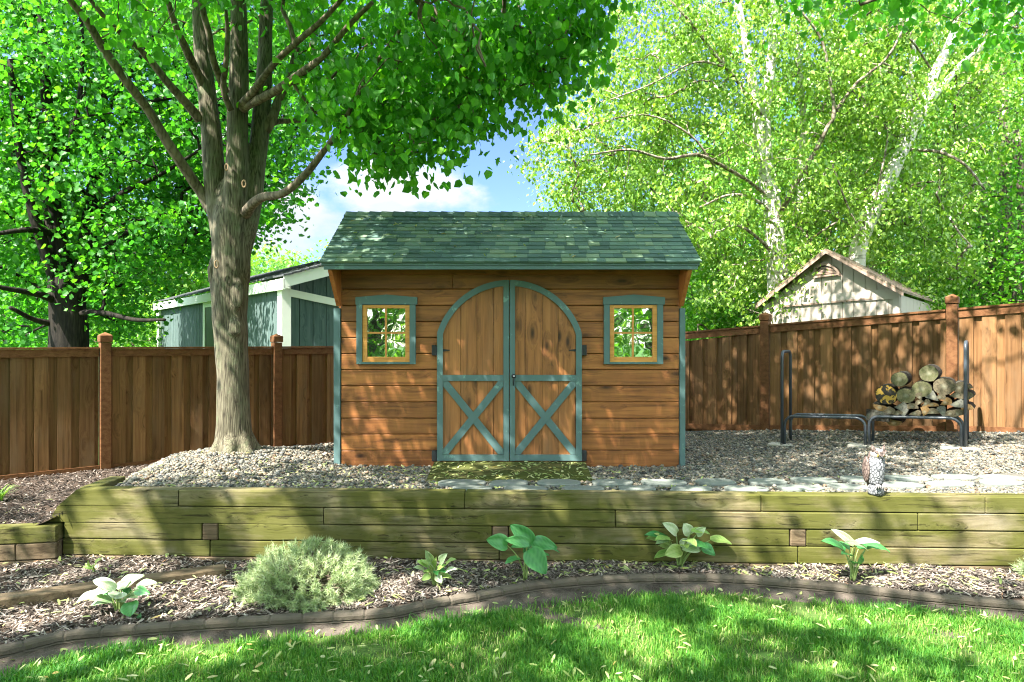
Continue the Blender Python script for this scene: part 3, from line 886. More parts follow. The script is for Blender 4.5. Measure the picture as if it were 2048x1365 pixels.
# ================================================================== FLAGSTONES
ords = ['first', 'second', 'third', 'fourth', 'fifth', 'sixth', 'seventh', 'eighth', 'ninth', 'tenth', 'eleventh', 'twelfth']
back = [(874, 974, 966), (976, 1058, 967), (1073, 1164, 966), (1182, 1267, 966), (1280, 1375, 966), (1388, 1474, 965), (1490, 1579, 964), (1581, 1673, 961.5), (1679, 1764, 959.5), (1769, 1860, 957.5), (1862, 1954, 955), (1954, 2050, 956)]
front = [(897, 992, 978), (1006, 1098, 978.5), (1120, 1210, 978), (1231, 1318, 978.5), (1333, 1432, 979), (1446, 1542, 978.5), (1553, 1648, 976.5), (1658, 1740, 974.5), (1759, 1851, 971), (1851, 1950, 968.5), (1954, 2048, 966)]
FLAGS = []
rg = random.Random(21)
for row, lst, hy in (('back', back, .14), ('front', front, .115)):
    for k, (a, b, y) in enumerate(lst):
        zs = float(zt((a + b) / 2 / 1365 * 6 - 4.5, 6.1)) + .022
        c = G((a + b) / 2, y, zs)
        if row == 'front': c.y = max(c.y, wall_y(c.x) + .15 + hy)
        hw = (b - a) / 2 * c.y / F * .96; hy_ = hy; hy = hy * .93
        FLAGS.append((c.x, c.y, hw, hy)); zs += .012
        poly = []
        N = 14; ph = rg.uniform(0, 6)
        for i in range(N):
            t = 2 * math.pi * i / N
            ct, st = math.cos(t), math.sin(t)
            s = 1 / (abs(ct) ** 3 + abs(st) ** 3) ** (1 / 3)
            s *= .93 + .07 * math.sin(2 * t + ph) + rg.uniform(-.045, .045)
            poly.append((ct * s * hw, st * s * hy))
        n = len(poly); tilt = rg.uniform(-.02, .02), rg.uniform(-.02, .02)
        zf_ = lambda x, y: x * tilt[0] + y * tilt[1]
        vs = [(c.x + x, c.y + y, zs - .05) for x, y in poly] + [(c.x + x, c.y + y, zs - .008 + zf_(x, y)) for x, y in poly] \
            + [(c.x + x * .965, c.y + y * .95, zs + zf_(x, y)) for x, y in poly]
        fs = [tuple(range(n)), tuple(range(2 * n, 3 * n))]
        for i in range(n):
            j = (i + 1) % n
            fs += [(i, j, n + j, n + i), (n + i, n + j, 2 * n + j, 2 * n + i)]
        mb = MB(); mb.add([Vector(v) - c for v in vs], fs)
        hy = hy_
        o = mb.build('flagstone', M['flag']); o.location = c
        where = 'back row nearer the shed' if row == 'back' else 'front row against the timber wall'
        tag(o, f'blue grey flagstone, {ords[k]} from the left in the {where}', 'flagstone', 'flagstones laid in two rows in the gravel')

# ================================================================== FIREWOOD RACK AND LOGS
R0 = Vector((3.40, 8.60, 0)); R1 = Vector((4.97, 7.47, 0))
RD = (R1 - R0).normalized(); RP = Vector((-RD.y, RD.x, 0))
if RP.y < 0: RP = -RP
def rk(px):
    k = (px - CX) / F                       # on the rack's front line
    s = (k * R0.y - R0.x) / (RD.x - k * RD.y)
    return R0 + RD * s
def zat(p): return float(zt(p.x, p.y))
rack = thing('firewood_rack', 'long dark steel tube firewood rack with tall end hoops against the fence', 'firewood rack', (4.2, 8.0, .75))
dep = .30
def hoop(q, top, w, name):
    a = q.copy(); b = q + RP * w
    za, zb_ = zat(a) - .02, zat(b) - .02
    pts = [(a.x, a.y, za)]
    r = .09
    pts.append((a.x, a.y, top - r))
    for i in range(1, 6):
        t = math.pi / 2 * i / 6
        p = a + RP * (r * (1 - math.cos(t))); pts.append((p.x, p.y, top - r + r * math.sin(t)))
    for i in range(6):
        t = math.pi / 2 * i / 6
        p = b - RP * (r * (1 - math.sin(t))); pts.append((p.x, p.y, top - r + r * math.cos(t)))
    pts.append((b.x, b.y, zb_))
    mb = MB(); mb.tube(pts, [.0185] * len(pts), 12); mb.build(name, M['steel'], rack, True)
a = rk(1564); hoop(a, EYE - (703.5 - CY) * a.y / F, dep + .12, 'end_hoop')
b = rk(1931); hoop(b, EYE - (684 - CY) * b.y / F, dep + .10, 'end_hoop')
def arch(pa, pb, off, ypx):
    a = rk(pa) + RP * off; b = rk(pb) + RP * off
    za = zat(a) - .02; zb_ = zat(b) - .02
    h = EYE - (ypx - CY) * rk((pa + pb) / 2).y / F
    ta, tb = h - .01, h + .015
    r = .11; pts = [(a.x, a.y, za), (a.x, a.y, ta - r)]
    d = (b - a).normalized()
    for i in range(1, 6):
        t = math.pi / 2 * i / 6; p = a + d * (r * (1 - math.cos(t))); pts.append((p.x, p.y, ta - r + r * math.sin(t)))
    for i in range(6):
        t = math.pi / 2 * i / 6; p = b - d * (r * (1 - math.sin(t))); pts.append((p.x, p.y, tb - r + r * math.cos(t)))
    pts.append((b.x, b.y, zb_))
    mb = MB(); mb.tube(pts, [.0165] * len(pts), 12); mb.build('base_rail', M['steel'], rack, True)
for off in (0, dep):
    arch(1569.5, 1731, off, 835); arch(1738, 1923, off, 835.5)
# concrete pads
for px, py, hw, w in ((1567, 872, .17, 'left'), (1733, 874, .19, 'middle'), (1922, 880, .19, 'right')):
    q = rk(px); zz = zat(q)
    mb = MB(); mb.box((0, 0, 0), (hw, .11, .02), RD, RP, ch=.005)
    o = mb.build('concrete_pad', M['paver']); o.location = (q.x, q.y, zz + .0)
    tag(o, f'small pale concrete pad under the {w} front feet of the firewood rack', 'concrete pad', 'pads under the rack feet')

def log_end_mat(name, c, ring, dark, moss=None, patch=None):
    m, nt, out = mk(name)
    co = nt.nodes.new('ShaderNodeTexCoord').outputs['UV']
    w = nd(nt, 'ShaderNodeTexWave', {'Vector': co, 'Scale': 5.0, 'Distortion': 2.0, 'Detail': 3.0, 'Detail Scale': 2.0}, wave_type='RINGS', rings_direction='SPHERICAL')
    n = noise(nt, co, 4, 5, .65)
    col = mixc(nt, w.outputs['Fac'], c, ring)
    col = mixc(nt, nd(nt, 'ShaderNodeMapRange', {'Value': n, 'From Min': .45, 'From Max': .65, 'To Max': .8}).outputs[0], col, dark)
    if moss: col = mixc(nt, nd(nt, 'ShaderNodeMapRange', {'Value': noise(nt, co, 1.5, 4), 'From Min': .35, 'From Max': .6, 'To Max': .85}).outputs[0], col, moss)
    if patch: col = mixc(nt, nd(nt, 'ShaderNodeMapRange', {'Value': noise(nt, co, 1.4, 3), 'From Min': .5, 'From Max': .55}).outputs[0], col, patch)
    # radial cracks and pale heart
    g = nd(nt, 'ShaderNodeVectorMath', {0: co}, operation='LENGTH').outputs['Value']
    heart = nd(nt, 'ShaderNodeMapRange', {'Value': g, 'From Min': .05, 'From Max': .38, 'To Min': .75, 'To Max': 0.0}).outputs[0]
    if not patch: col = mixc(nt, mth(nt, 'MULTIPLY', heart, n), col, (.30, .30, .22))
    pbsdf(nt, out, col, .9, .1, bump(nt, n, .5, .01))
    return m
M['end_moss'] = log_end_mat('mossy_log_end', (.10, .095, .055), (.16, .15, .09), (.035, .034, .02), moss=(.072, .077, .035))
M['end_dark'] = log_end_mat('weathered_log_end', (.085, .072, .044), (.135, .115, .075), (.03, .026, .018))
M['end_fungus'] = log_end_mat('fungus_log_end', (.03, .028, .024), (.05, .045, .035), (.02, .018, .015), patch=(.36, .23, .05))
M['end_tan'] = log_end_mat('tan_split_end', (.14, .088, .036), (.19, .12, .05), (.065, .042, .02))
M['end_grey'] = log_end_mat('grey_split_end', (.085, .09, .075), (.14, .14, .115), (.035, .036, .03))
M['logbark'] = barkmat('log_bark', (.04, .033, .025), (.09, .08, .065), (.014, .012, .01), 8, 14, .008, lichen=(.15, .16, .13))

def firewood(cx, cy, shape, r, mat, label, rot=0, front=-.03, length=.40, asp=1.0, seed=0):
    """log lying front to back on the rack; (cx,cy) = photo place of its sawn end"""
    q = rk(cx) + RP * front
    D = q.y; c = P(cx, cy, D); rr = r * D / F
    t = thing('firewood_log', label, 'log', c, 'firewood logs stacked on the rack')
    rg = random.Random(seed + int(cx * 7 + cy))
    if shape == 'round': poly = [(math.cos(a) * (1 + rg.uniform(-.05, .05)), math.sin(a) * asp * (1 + rg.uniform(-.05, .05))) for a in np.arange(0, 6.28, 6.2832 / 18)]
    elif shape == 'half': poly = [(math.cos(a) * (1 + rg.uniform(-.05, .05)), (math.sin(a)) * asp * (1 + rg.uniform(-.05, .05)) - .3) for a in np.linspace(0, math.pi, 9)] + [(-.5, -.36 + rg.uniform(-.08, .08)), (.4, -.34 + rg.uniform(-.08, .08))]
    else: poly = [(math.cos(a) * 1.15 - .15, math.sin(a) * asp * (1 + rg.uniform(-.06, .06))) for a in np.linspace(-.85, .85, 7)] + [(-.45, .2 * asp + rg.uniform(-.06, .1)), (-.8, rg.uniform(-.12, .12)), (-.3, -.38 * asp + rg.uniform(-.06, .06))]
    ca, sa = math.cos(rot), math.sin(rot)
    poly = [(x * ca - y * sa, x * sa + y * ca) for x, y in poly]
    U = RD; V = Vector((0, 0, 1)); W = RP * length + RD * rg.uniform(-.03, .03)
    n = len(poly)
    segs = 5; vs = []
    for k in range(segs + 1):
        s = 1 + (rg.uniform(-.03, .03) if 0 < k < segs else 0)
        vs += [c + U * x * rr * s + V * y * rr * s + W * (k / segs) for x, y in poly]
    fs = []
    for k in range(segs):
        for i in range(n):
            j = (i + 1) % n; fs.append((k * n + i, k * n + j, (k + 1) * n + j, (k + 1) * n + i))
    mb = MB(); mb.add(vs, fs); mb.build('bark', M['logbark'], t)
    for k, sg in ((0, -1), (1, 1)):
        me = bpy.data.meshes.new('cut_end')
        base = (W if k else Vector((0, 0, 0))) + RP * .002 * sg
        vv = [(U * x * rr * .97 + V * y * rr * .97 + base) for x, y in poly] + [base * 1.0]
        me.from_pydata(vv, [], [(i, (i + 1) % n, n) for i in range(n)])
        uv = me.uv_layers.new(name='UVMap')
        full = poly + [(0, 0)]
        for lp in me.loops: uv.data[lp.index].uv = full[lp.vertex_index]
        me.materials.append(mat); o = bpy.data.objects.new('cut_end', me); C.objects.link(o); o.parent = t
    return t
Z1 = lambda x, y: (1560 + x / 5.12, 660 + y / 5.12)
logs = [
 (1522, 448, 'round', 88, 'end_moss', 'fat round log with mossy pale hearted end, topmost on the woodpile', 0, 1.0),
 (1222, 508, 'round', 80, 'end_moss', 'round log with dark green mossy end at the upper left of the woodpile', 0, .95),
 (1088, 668, 'round', 104, 'end_fungus', 'black round log with a yellow fungus patch at the left of the woodpile', 0, 1.0),
 (1288, 676, 'round', 90, 'end_moss', 'round pale green ended log beside the black log with the yellow patch', 0, .9),
 (1450, 606, 'round', 95, 'end_moss', 'round mossy log in the middle of the pile, just under the topmost log', 0, .88),
 (1680, 580, 'round', 104, 'end_dark', 'big round log with brown cracked end, right of the topmost log', 0, .86),
 (1835, 595, 'half', 62, 'end_dark', 'pale half log highest at the right end of the woodpile by the tall hoop', 1.2, 1.0),
 (1812, 668, 'wedge', 74, 'end_dark', 'pinkish split wedge second from the top at the right end of the pile', 0.1, .7),
 (1806, 760, 'wedge', 70, 'end_grey', 'grey split wedge third from the top at the right end of the pile', 0.2, .8),
 (1812, 860, 'half', 62, 'end_dark', 'rough brown log lowest at the right end of the pile by the tall hoop', .3, 1.0),
 (1020, 794, 'half', 64, 'end_tan', 'small half log with a yellowish end under the black fungus log', 2.9, .8),
 (1118, 842, 'half', 62, 'end_dark', 'rounded half log on the front rail, left of the small dark splits', 0, 1.1),
 (1228, 790, 'wedge', 62, 'end_grey', 'dark grey split wedge under the pale green ended round log', .2, .9),
 (1265, 850, 'wedge', 56, 'end_grey', 'olive split wedge on the front rail below the dark grey split wedge', 1.5, .9),
 (1352, 785, 'half', 54, 'end_dark', 'brown half log in the second layer below the middle round logs', 0, .9),
 (1375, 858, 'wedge', 58, 'end_dark', 'dark brown split log on the front rail in the middle of the pile', .2, .7),
 (1425, 745, 'half', 38, 'end_dark', 'small knotty log wedged between the middle round logs and the splits', .5, 1.0),
 (1480, 842, 'wedge', 56, 'end_tan', 'bright tan split wedge on the front rail in the middle of the pile', 1.4, .9),
 (1490, 755, 'wedge', 48, 'end_dark', 'narrow leaning split below the middle round log', .9, .7),
 (1550, 765, 'half', 60, 'end_tan', 'flat yellowish split below the dark triangular split', .1, .6),
 (1570, 690, 'wedge', 70, 'end_grey', 'dark blue grey triangular split under the big brown cracked log', 2.4, .9),
 (1560, 845, 'half', 52, 'end_dark', 'dull brown half log on the front rail right of the bright tan wedge', .1, 1.1),
 (1690, 745, 'wedge', 58, 'end_tan', 'orange tan split below the big brown cracked log', .5, .9),
 (1665, 845, 'wedge', 62, 'end_grey', 'pale grey split on the front rail, right of the dull brown half log', 1.9, .9),
 (1905, 600, 'half', 52, 'end_dark', 'pinkish brown split poking out behind the tall right hoop, highest there', .4, 1.0),
 (1915, 690, 'wedge', 56, 'end_dark', 'brown split poking out behind the tall right hoop, second from its top', 1.0, 1.0),
 (1915, 800, 'half', 52, 'end_tan', 'pale split poking out behind the tall right hoop, lowest there', .2, 1.0),
 (1635, 690, 'wedge', 50, 'end_dark', 'small dark split filling the gap between the triangular split and the right end', .4, 1.0),
 (1430, 690, 'wedge', 46, 'end_dark', 'small dark split in the gap under the two middle round logs', 2.0, 1.0),
 (1205, 860, 'half', 46, 'end_dark', 'little round split on the front rail between the rounded half log and the olive wedge', .5, 1.0),
 (1740, 860, 'half', 50, 'end_dark', 'dark split on the front rail left of the rough lowest right log', .2, 1.0),
 (1165, 950, 'half', 66, 'end_tan', 'yellowish round log hanging lowest, below the front rail of the rack', 3.1, .8),
]
for x, y, sh, r, m_, lab, rot, asp in logs:
    a, b = Z1(x, y)
    low = (x, y) == (1165, 950)
    firewood(a, b, sh, r / 5.12 * (1.12 if sh != 'round' else .98), M[m_], lab, rot, front=(.02 if not low else .10), asp=asp)
# a split lying lengthwise at the left end
q = P(*Z1(885, 870), rk(1733).y + .02)
t = thing('firewood_log', 'dark weathered split lying lengthwise at the far left of the woodpile', 'log', q, 'firewood logs stacked on the rack')
mb = MB(); mb.prism([(-.03, -.06), (.0, .07), (.05, .06), (.07, -.04)], q, RP, (0, 0, 1), RD * .24 + Vector((0, 0, -.01)))
mb.build('bark', M['logbark'], t)

# ================================================================== OWL
ow_c = Vector((728 * 5.585 / F, 5.585, ZT))
def owlmats():
    m, nt, out = mk('owl_breast_plastic'); co = objco(nt)
    v = nd(nt, 'ShaderNodeTexVoronoi', {'Vector': mapping(nt, co, (46, 46, 34)), 'Scale': 1.0}, feature='DISTANCE_TO_EDGE').outputs[0]
    e = nd(nt, 'ShaderNodeMapRange', {'Value': v, 'From Min': .02, 'From Max': .16}).outputs[0]
    col = mixc(nt, e, (.03, .033, .04), (.24, .245, .26))
    col = mixc(nt, nd(nt, 'ShaderNodeMapRange', {'Value': noise(nt, co, 18, 4), 'From Min': .5, 'From Max': .68, 'To Max': .6}).outputs[0], col, (.10, .105, .11))
    pbsdf(nt, out, col, .6, .3, bump(nt, e, .5, .006))
    m2, nt, out = mk('owl_brown_plastic'); co = objco(nt)
    v = nd(nt, 'ShaderNodeTexVoronoi', {'Vector': mapping(nt, co, (60, 60, 30)), 'Scale': 1.0}, feature='DISTANCE_TO_EDGE').outputs[0]
    col = mixc(nt, nd(nt, 'ShaderNodeMapRange', {'Value': v, 'From Min': .03, 'From Max': .2}).outputs[0], (.04, .028, .024), (.15, .11, .095))
    pbsdf(nt, out, col, .6, .3, bump(nt, v, .4, .005))
    return m, m2
M['owlb'], M['owlbr'] = owlmats()
M['owlface'] = paint('owl_face_plastic', (.21, .20, .195), .35, .6, wear=(.16, .15, .145), bumps=.004)
M['eye'] = paint('owl_eye_amber', (.5, .33, .05), .1, .2)
owl = thing('owl_statue', 'grey and brown plastic horned owl decoy standing on the timber wall', 'owl decoy', ow_c)
s_ = .40 / 97.0                                # metres per photo pixel
def ring_loft(mb, rows, seg=24):
    vs = []; 
    for (x, y, z, rx_, ry_) in rows:
        for j in range(seg):
            t = 2 * math.pi * j / seg
            vs.append(ow_c + Vector((x + rx_ * math.cos(t), y + ry_ * math.sin(t), z)))
    fs = []
    for i in range(len(rows) - 1):
        for j in range(seg):
            fs.append((i * seg + j, i * seg + (j + 1) % seg, (i + 1) * seg + (j + 1) % seg, (i + 1) * seg + j))
    fs += [tuple(range(seg)), tuple((len(rows) - 1) * seg + j for j in range(seg))]
    return mb.add(vs, fs)
mb = MB(); ring_loft(mb, [(0, 0, 0, .062, .06), (0, 0, .03, .06, .058), (.0, 0, .07, .057, .056), (.0, 0, .085, .045, .045)])
mb.build('stump_base', M['owlb'], owl, True)
mb = MB(); ring_loft(mb, [(.0, .0, .072, .046, .046), (-.002, .0, .10, .056, .056), (-.002, .0, .15, .062, .062), (.0, .0, .20, .066, .064), (.003, .0, .24, .066, .063), (.006, 0, .28, .060, .058), (.008, 0, .31, .052, .05), (.009, 0, .33, .045, .045)])
body = mb.build('body', M['owlb'], owl, True)
mb = MB(); ellipsoid(mb, ow_c + Vector((.01, -.006, .325)), (.058, .056, .05), 20, 14); hd = mb.build('head', M['owlface'], owl, True)
mb = MB()
for sx in (-1, 1):
    b = ow_c + Vector((.01 + sx * .034, -.012, .352))
    mb.tube([b - Vector((sx * .01, 0, .02)), b + Vector((sx * .008, -.004, .022)), b + Vector((sx * .018, -.004, .056))], [.022, .017, .002], 10)
mb.build('ear_tuft', M['owlbr'], hd, True)
mb = MB()
fc = ow_c + Vector((.012, -.06, .325))
for sx in (-1, 1):
    mb.hexa([fc + Vector(p) for p in ((0, -.014, -.012), (sx * .045, .006, .026), (sx * .05, .016, .034), (0, .0, .012),
             (0, -.008, -.004), (sx * .043, .012, .034), (sx * .047, .02, .04), (0, .006, .03))])
mb.build('brow', M['owlbr'], hd)
for sx in (-1, 1):
    mb = MB(); ellipsoid(mb, fc + Vector((sx * .023, .006, -.002)), (.011, .008, .011), 12, 8); ey_ = mb.build('eye', M['eye'], hd, True)
    mb = MB(); ellipsoid(mb, fc + Vector((sx * .023, -.0005, -.002)), (.0055, .003, .0055), 10, 6); mb.build('pupil', M['black'], hd, True)
mb = MB(); mb.tube([fc + Vector((0, .004, -.004)), fc + Vector((0, -.016, -.016)), fc + Vector((0, -.014, -.034))], [.009, .008, .0015], 8); mb.build('beak', M['black'], hd, True)
for sx in (-1, 1):
    mb = MB()
    def wf(d): return 1.0
    ellipsoid(mb, ow_c + Vector((sx * .058 - .012, .022, .185)), (.022, .05, .125), 14, 12, lambda d: 1 - .25 * max(0, -d.z))
    mb.build('wing', M['owlbr'], owl, True)
for sx in (-1, 1):
    mb = MB()
    for k in (-1, 0, 1):
        a = ow_c + Vector((sx * .026 + .006, -.055, .088))
        mb.tube([a, a + Vector((k * .014, -.02, -.005)), a + Vector((k * .02, -.022, -.035))], [.01, .009, .002], 8)
    mb.build('claw', M['owlface'], owl, True)
mb = MB(); ring_loft(mb, [(-.02, .045, .04, .02, .015), (-.018, .045, .12, .045, .03), (-.012, .035, .22, .06, .04), (0, .025, .30, .052, .04), (.005, .015, .35, .045, .035)])
mb.build('back', M['owlbr'], owl, True)

# ================================================================== NEIGHBOUR BUILDINGS
def quadwall(mb, a, b, z0a, z0b, z1a, z1b, th, nrm):
    a = Vector((a[0], a[1], 0)); b = Vector((b[0], b[1], 0)); n = nrm * th
    lo = [a + Vector((0, 0, z0a)), b + Vector((0, 0, z0b)), b + n + Vector((0, 0, z0b)), a + n + Vector((0, 0, z0a))]
    hi = [a + Vector((0, 0, z1a)), b + Vector((0, 0, z1b)), b + n + Vector((0, 0, z1b)), a + n + Vector((0, 0, z1a))]
    return mb.hexa(lo + hi)
# left: blue-green panelled garage with white trim
gc = Vector((-4.02, 12.0, 0)); gl = Vector((-10.0, 19.4, 0))
gu = (gl - gc).normalized(); gv = Vector((-gu.y, gu.x, 0))
if gv.x < 0: gv = -gv
gL = (gl - gc).length; gW = 5.2
zE = 2.90
gar = thing('neighbour_garage', 'blue green panelled garage with white trim and dark roof beyond the left fence', 'garage', (gc.x, gc.y, .1))
zr = zE + .33 * gW / 2
mb = MB()
s = 0; rgp = random.Random(2)
while s < gL - .05:
    e = min(s + .285, gL)
    if not (3.6 < s + .14 < 4.9 and False):
        quadwall(mb, gc + gu * s, gc + gu * (e - .012), .1, .1, zE, zE, .05, gv)
    s = e
mbw = mb.build('wall', M['sage'], gar)
mb = MB(); s = .0
while s < gW - .02:
    e = min(s + .25, gW)
    zz = lambda t: zE + .33 * (t if t < gW / 2 else gW - t)
    quadwall(mb, gc + gv * (s + .05), gc + gv * (e - .012 + .05), .1, .1, zz(s), zz(e), .05, gu)
    s = e
mb.build('gable_wall', M['sage'], gar)
mb = MB(); quadwall(mb, gc + gu * .03 + gv * .06, gl + gv * .06, .1, .1, zE - .02, zE - .02, .02, gv)
quadwall(mb, gc + gv * .06 + gu * .06, gc + gv * gW + gu * .06, .1, .1, zE - .02, zE - .02, .02, gu)
mb.build('inner_wall', M['sage'], gar)
for (p, q) in ((gc - gv * .02 - gu * .02, .19), ):
    mb = MB(); c = p + gu * .09 + gv * .06
    mb.box((c.x, c.y, (.1 + zE) / 2), (.11, .085, (zE - .1) / 2), gu, gv, ch=.004); mb.build('corner_board', M['white'], gar)
mb = MB(); c = gl - gv * .03; mb.box((c.x, c.y, (.1 + zE) / 2), (.13, .04, (zE - .1) / 2), gu, gv); mb.build('corner_board', M['white'], gar)
ov = .10
mb = MB(); c = gc + gu * (gL / 2) - gv * ov
mb.box((c.x, c.y, zE + .0), (gL / 2 + .3, .025, .095), gu, gv, ch=.004)
c = gc + gu * (gL / 2) - gv * ov / 2; mb.box((c.x, c.y, zE - .06), (gL / 2 + .3, ov / 2, .012), gu, gv)
mb.build('fascia', M['white'], gar)
def rake(sgn0, off):
    mb = MB()
    A_ = gc - gu * .3 + gv * (-ov if sgn0 > 0 else gW + ov); B_ = gc - gu * .3 + gv * (gW / 2)
    za, zb_ = zE - .33 * ov + .11 + .06, zr + .11
    n = gu * .03
    mb.hexa([A_ + Vector((0, 0, za - .2)), B_ + Vector((0, 0, zb_ - .2)), B_ + n + Vector((0, 0, zb_ - .2)), A_ + n + Vector((0, 0, za - .2)),
             A_ + Vector((0, 0, za)), B_ + Vector((0, 0, zb_)), B_ + n + Vector((0, 0, zb_)), A_ + n + Vector((0, 0, za))])
    mb.build('rake_board', M['white'], gar)
rake(1, 0); rake(-1, 0)
# slanted white band across the gable
mb = MB(); a = gc + gv * .1 - gu * .02; b = gc + gv * 2.2 - gu * .02
n = gu * -.025
z0, z1 = 2.84, 2.50
mb.hexa([a + Vector((0, 0, z0 - .13)), b + Vector((0, 0, z1 - .13)), b + n + Vector((0, 0, z1 - .13)), a + n + Vector((0, 0, z0 - .13)),
         a + Vector((0, 0, z0)), b + Vector((0, 0, z1)), b + n + Vector((0, 0, z1)), a + n + Vector((0, 0, z0))]); mb.build('trim_band', M['white'], gar)
# roof with shingle courses
mb = MB(); rgp = random.Random(8)
for side in (0, 1):
    rowsn = 18
    for r in range(rowsn):
        t0, t1 = r / rowsn, (r + 1.15) / rowsn
        base = gc - gu * .33 + (gv * (-ov - .02) if side == 0 else gv * (gW + ov + .02)); d = gv * (1 if side == 0 else -1)
        half = gW / 2 + ov + .02; z00 = zE - .33 * ov + .17
        s = 0
        while s < gL + .66:
            w = rgp.uniform(.18, .4); e = min(s + w, gL + .66)
            O = base + gu * s + d * half * t0; Q = base + gu * (e - .006) + d * half * t0
            h0 = Vector((0, 0, z00 + .33 * half * t0 + .028)); h1 = Vector((0, 0, z00 + .33 * half * min(t1, 1.0) + .012))
            O1 = base + gu * s + d * half * min(t1, 1.0); Q1 = base + gu * (e - .006) + d * half * min(t1, 1.0)
            dn = Vector((0, 0, -.03))
            mb.hexa([O + h0 + dn, Q + h0 + dn, Q1 + h1 + dn, O1 + h1 + dn, O + h0, Q + h0, Q1 + h1, O1 + h1]); s = e
mb.build('roof', M['greyshingle'], gar)
# window in the left wall: white frame, dark glass
mb = MB()
s0, s1 = 3.55, 5.0
for a_, b_, z0, z1 in ((s0, s0 + .16, 1.0, 2.7), (s1 - .16, s1, 1.0, 2.7), (s0, s1, 2.7, 2.86)):
    quadwall(mb, gc + gu * a_ - gv * .035, gc + gu * b_ - gv * .035, z0, z0, z1, z1, .03, gv)
wn = mb.build('window', M['white'], gar)
mb = MB(); quadwall(mb, gc + gu * (s0 + .16) - gv * .02, gc + gu * (s1 - .16) - gv * .02, 1.0, 1.0, 2.7, 2.7, .015, gv); mb.build('pane', M['darkglass'], wn)

# right: cream gabled shed
D0 = 11.4
pk, le, re_, far = P(1657, 499, D0 * 1.02), P(1516, 611, D0 * 1.12), P(1811, 583, D0 * .93), P(1888, 611, D0 * 1.25)
cream = thing('neighbour_shed', 'cream gabled shed with a half round louvre vent beyond the right fence', 'shed', (4.9, 11.3, .3))
gd = (re_ - le); gdn = Vector((gd.x, gd.y, 0)).normalized()
sd_ = Vector((far.x - re_.x, far.y - re_.y, 0)); sdn = sd_.normalized(); sL = 3.4
wl_ = P(1527, 640, D0 * 1.115); wr_ = P(1803, 640, D0 * .945)
def lerp2(t): return wl_.lerp(wr_, t)
zroof = lambda t: (le.z + (pk.z - le.z) * ((1516 + (1803 - 1516) * 0 - 1516) * 0 + t / tp) if t < tp else pk.z + (re_.z - pk.z) * ((t - tp) / (1 - tp)))
tp = .49
nb_ = 13; mb = MB()
back_n = Vector((-gdn.y, gdn.x, 0))
for k in range(nb_):
    t0, t1 = k / nb_, (k + 1) / nb_
    cuts_ = [t0, tp, t1 - .004] if t0 < tp < t1 else [t0, t1 - .004]
    for ta, tb in zip(cuts_[:-1], cuts_[1:]):
        a, b = lerp2(ta), lerp2(tb)
        quadwall(mb, a, b, .3, .3, zroof(ta) - .05, zroof(tb) - .05, .05, back_n)
mb.build('gable_wall', M['cream'], cream)
mb = MB(); a, b = lerp2(.003), lerp2(.997)
quadwall(mb, a + back_n * .02, b + back_n * .02, .3, .3, le.z - .2, le.z - .2, .03, back_n)
for k in range(9):
    p = wr_ + sdn * (sL * k / 9 + .05); q = wr_ + sdn * (sL * (k + 1) / 9 - .01 + .05)
    sn = Vector((-sdn.y, sdn.x, 0))
    quadwall(mb, p, q, .3, .3, re_.z - .05 - (.0 if k else 0), re_.z - .05, .05, sn)
pl = wl_ + sdn * sL
quadwall(mb, wl_ + sdn * .06, pl, .3, .3, le.z - .06, le.z - .06, -.04, Vector((-sdn.y, sdn.x, 0)))
mb.build('wall', M['cream'], cream)
# horizontal band, door trim bars
def onwall(t, z, o): 
    q = lerp2(t) - back_n * o; return Vector((q.x, q.y, z))
def tz(px, py):  # place on gable plane by photo position
    t = (px - 1527) / (1803 - 1527)
    for _ in range(3):
        q = lerp2(t); pxq = CX + q.x / q.y * F; t += (px - pxq) / (1803 - 1527)
    q = lerp2(t); return t, EYE - (py - CY) * q.y / F
def bar(mb, a, b, w, o0, o1):
    (ta, za), (tb, zb_) = tz(*a), tz(*b)
    mb.hexa([onwall(ta, za - w, o0), onwall(tb, zb_ - w, o0), onwall(tb, zb_ - w, o1), onwall(ta, za - w, o1),
             onwall(ta, za, o0), onwall(tb, zb_, o0), onwall(tb, zb_, o1), onwall(ta, za, o1)])
mb = MB(); bar(mb, (1560, 596), (1800, 577), .16, .001, .022); mb.build('trim_band', M['creamtrim'], cream)
mb = MB(); bar(mb, (1566, 612), (1644, 605), .03, .001, .03); bar(mb, (1664, 603), (1747, 595), .03, .001, .03)
mb.build('door_track', M['taupe'], cream)
mb = MB()
for a, b in ((1787, 1801), (1529, 1541)):
    (ta, za), (tb, zb_) = tz(a, 640), tz(b, 640)
    mb.hexa([onwall(ta, .3, .001), onwall(tb, .3, .001), onwall(tb, .3, .026), onwall(ta, .3, .026), onwall(ta, re_.z - .08, .001), onwall(tb, re_.z - .08, .001), onwall(tb, re_.z - .08, .026), onwall(ta, re_.z - .08, .026)])
mb.build('corner_board', M['creamtrim'], cream)
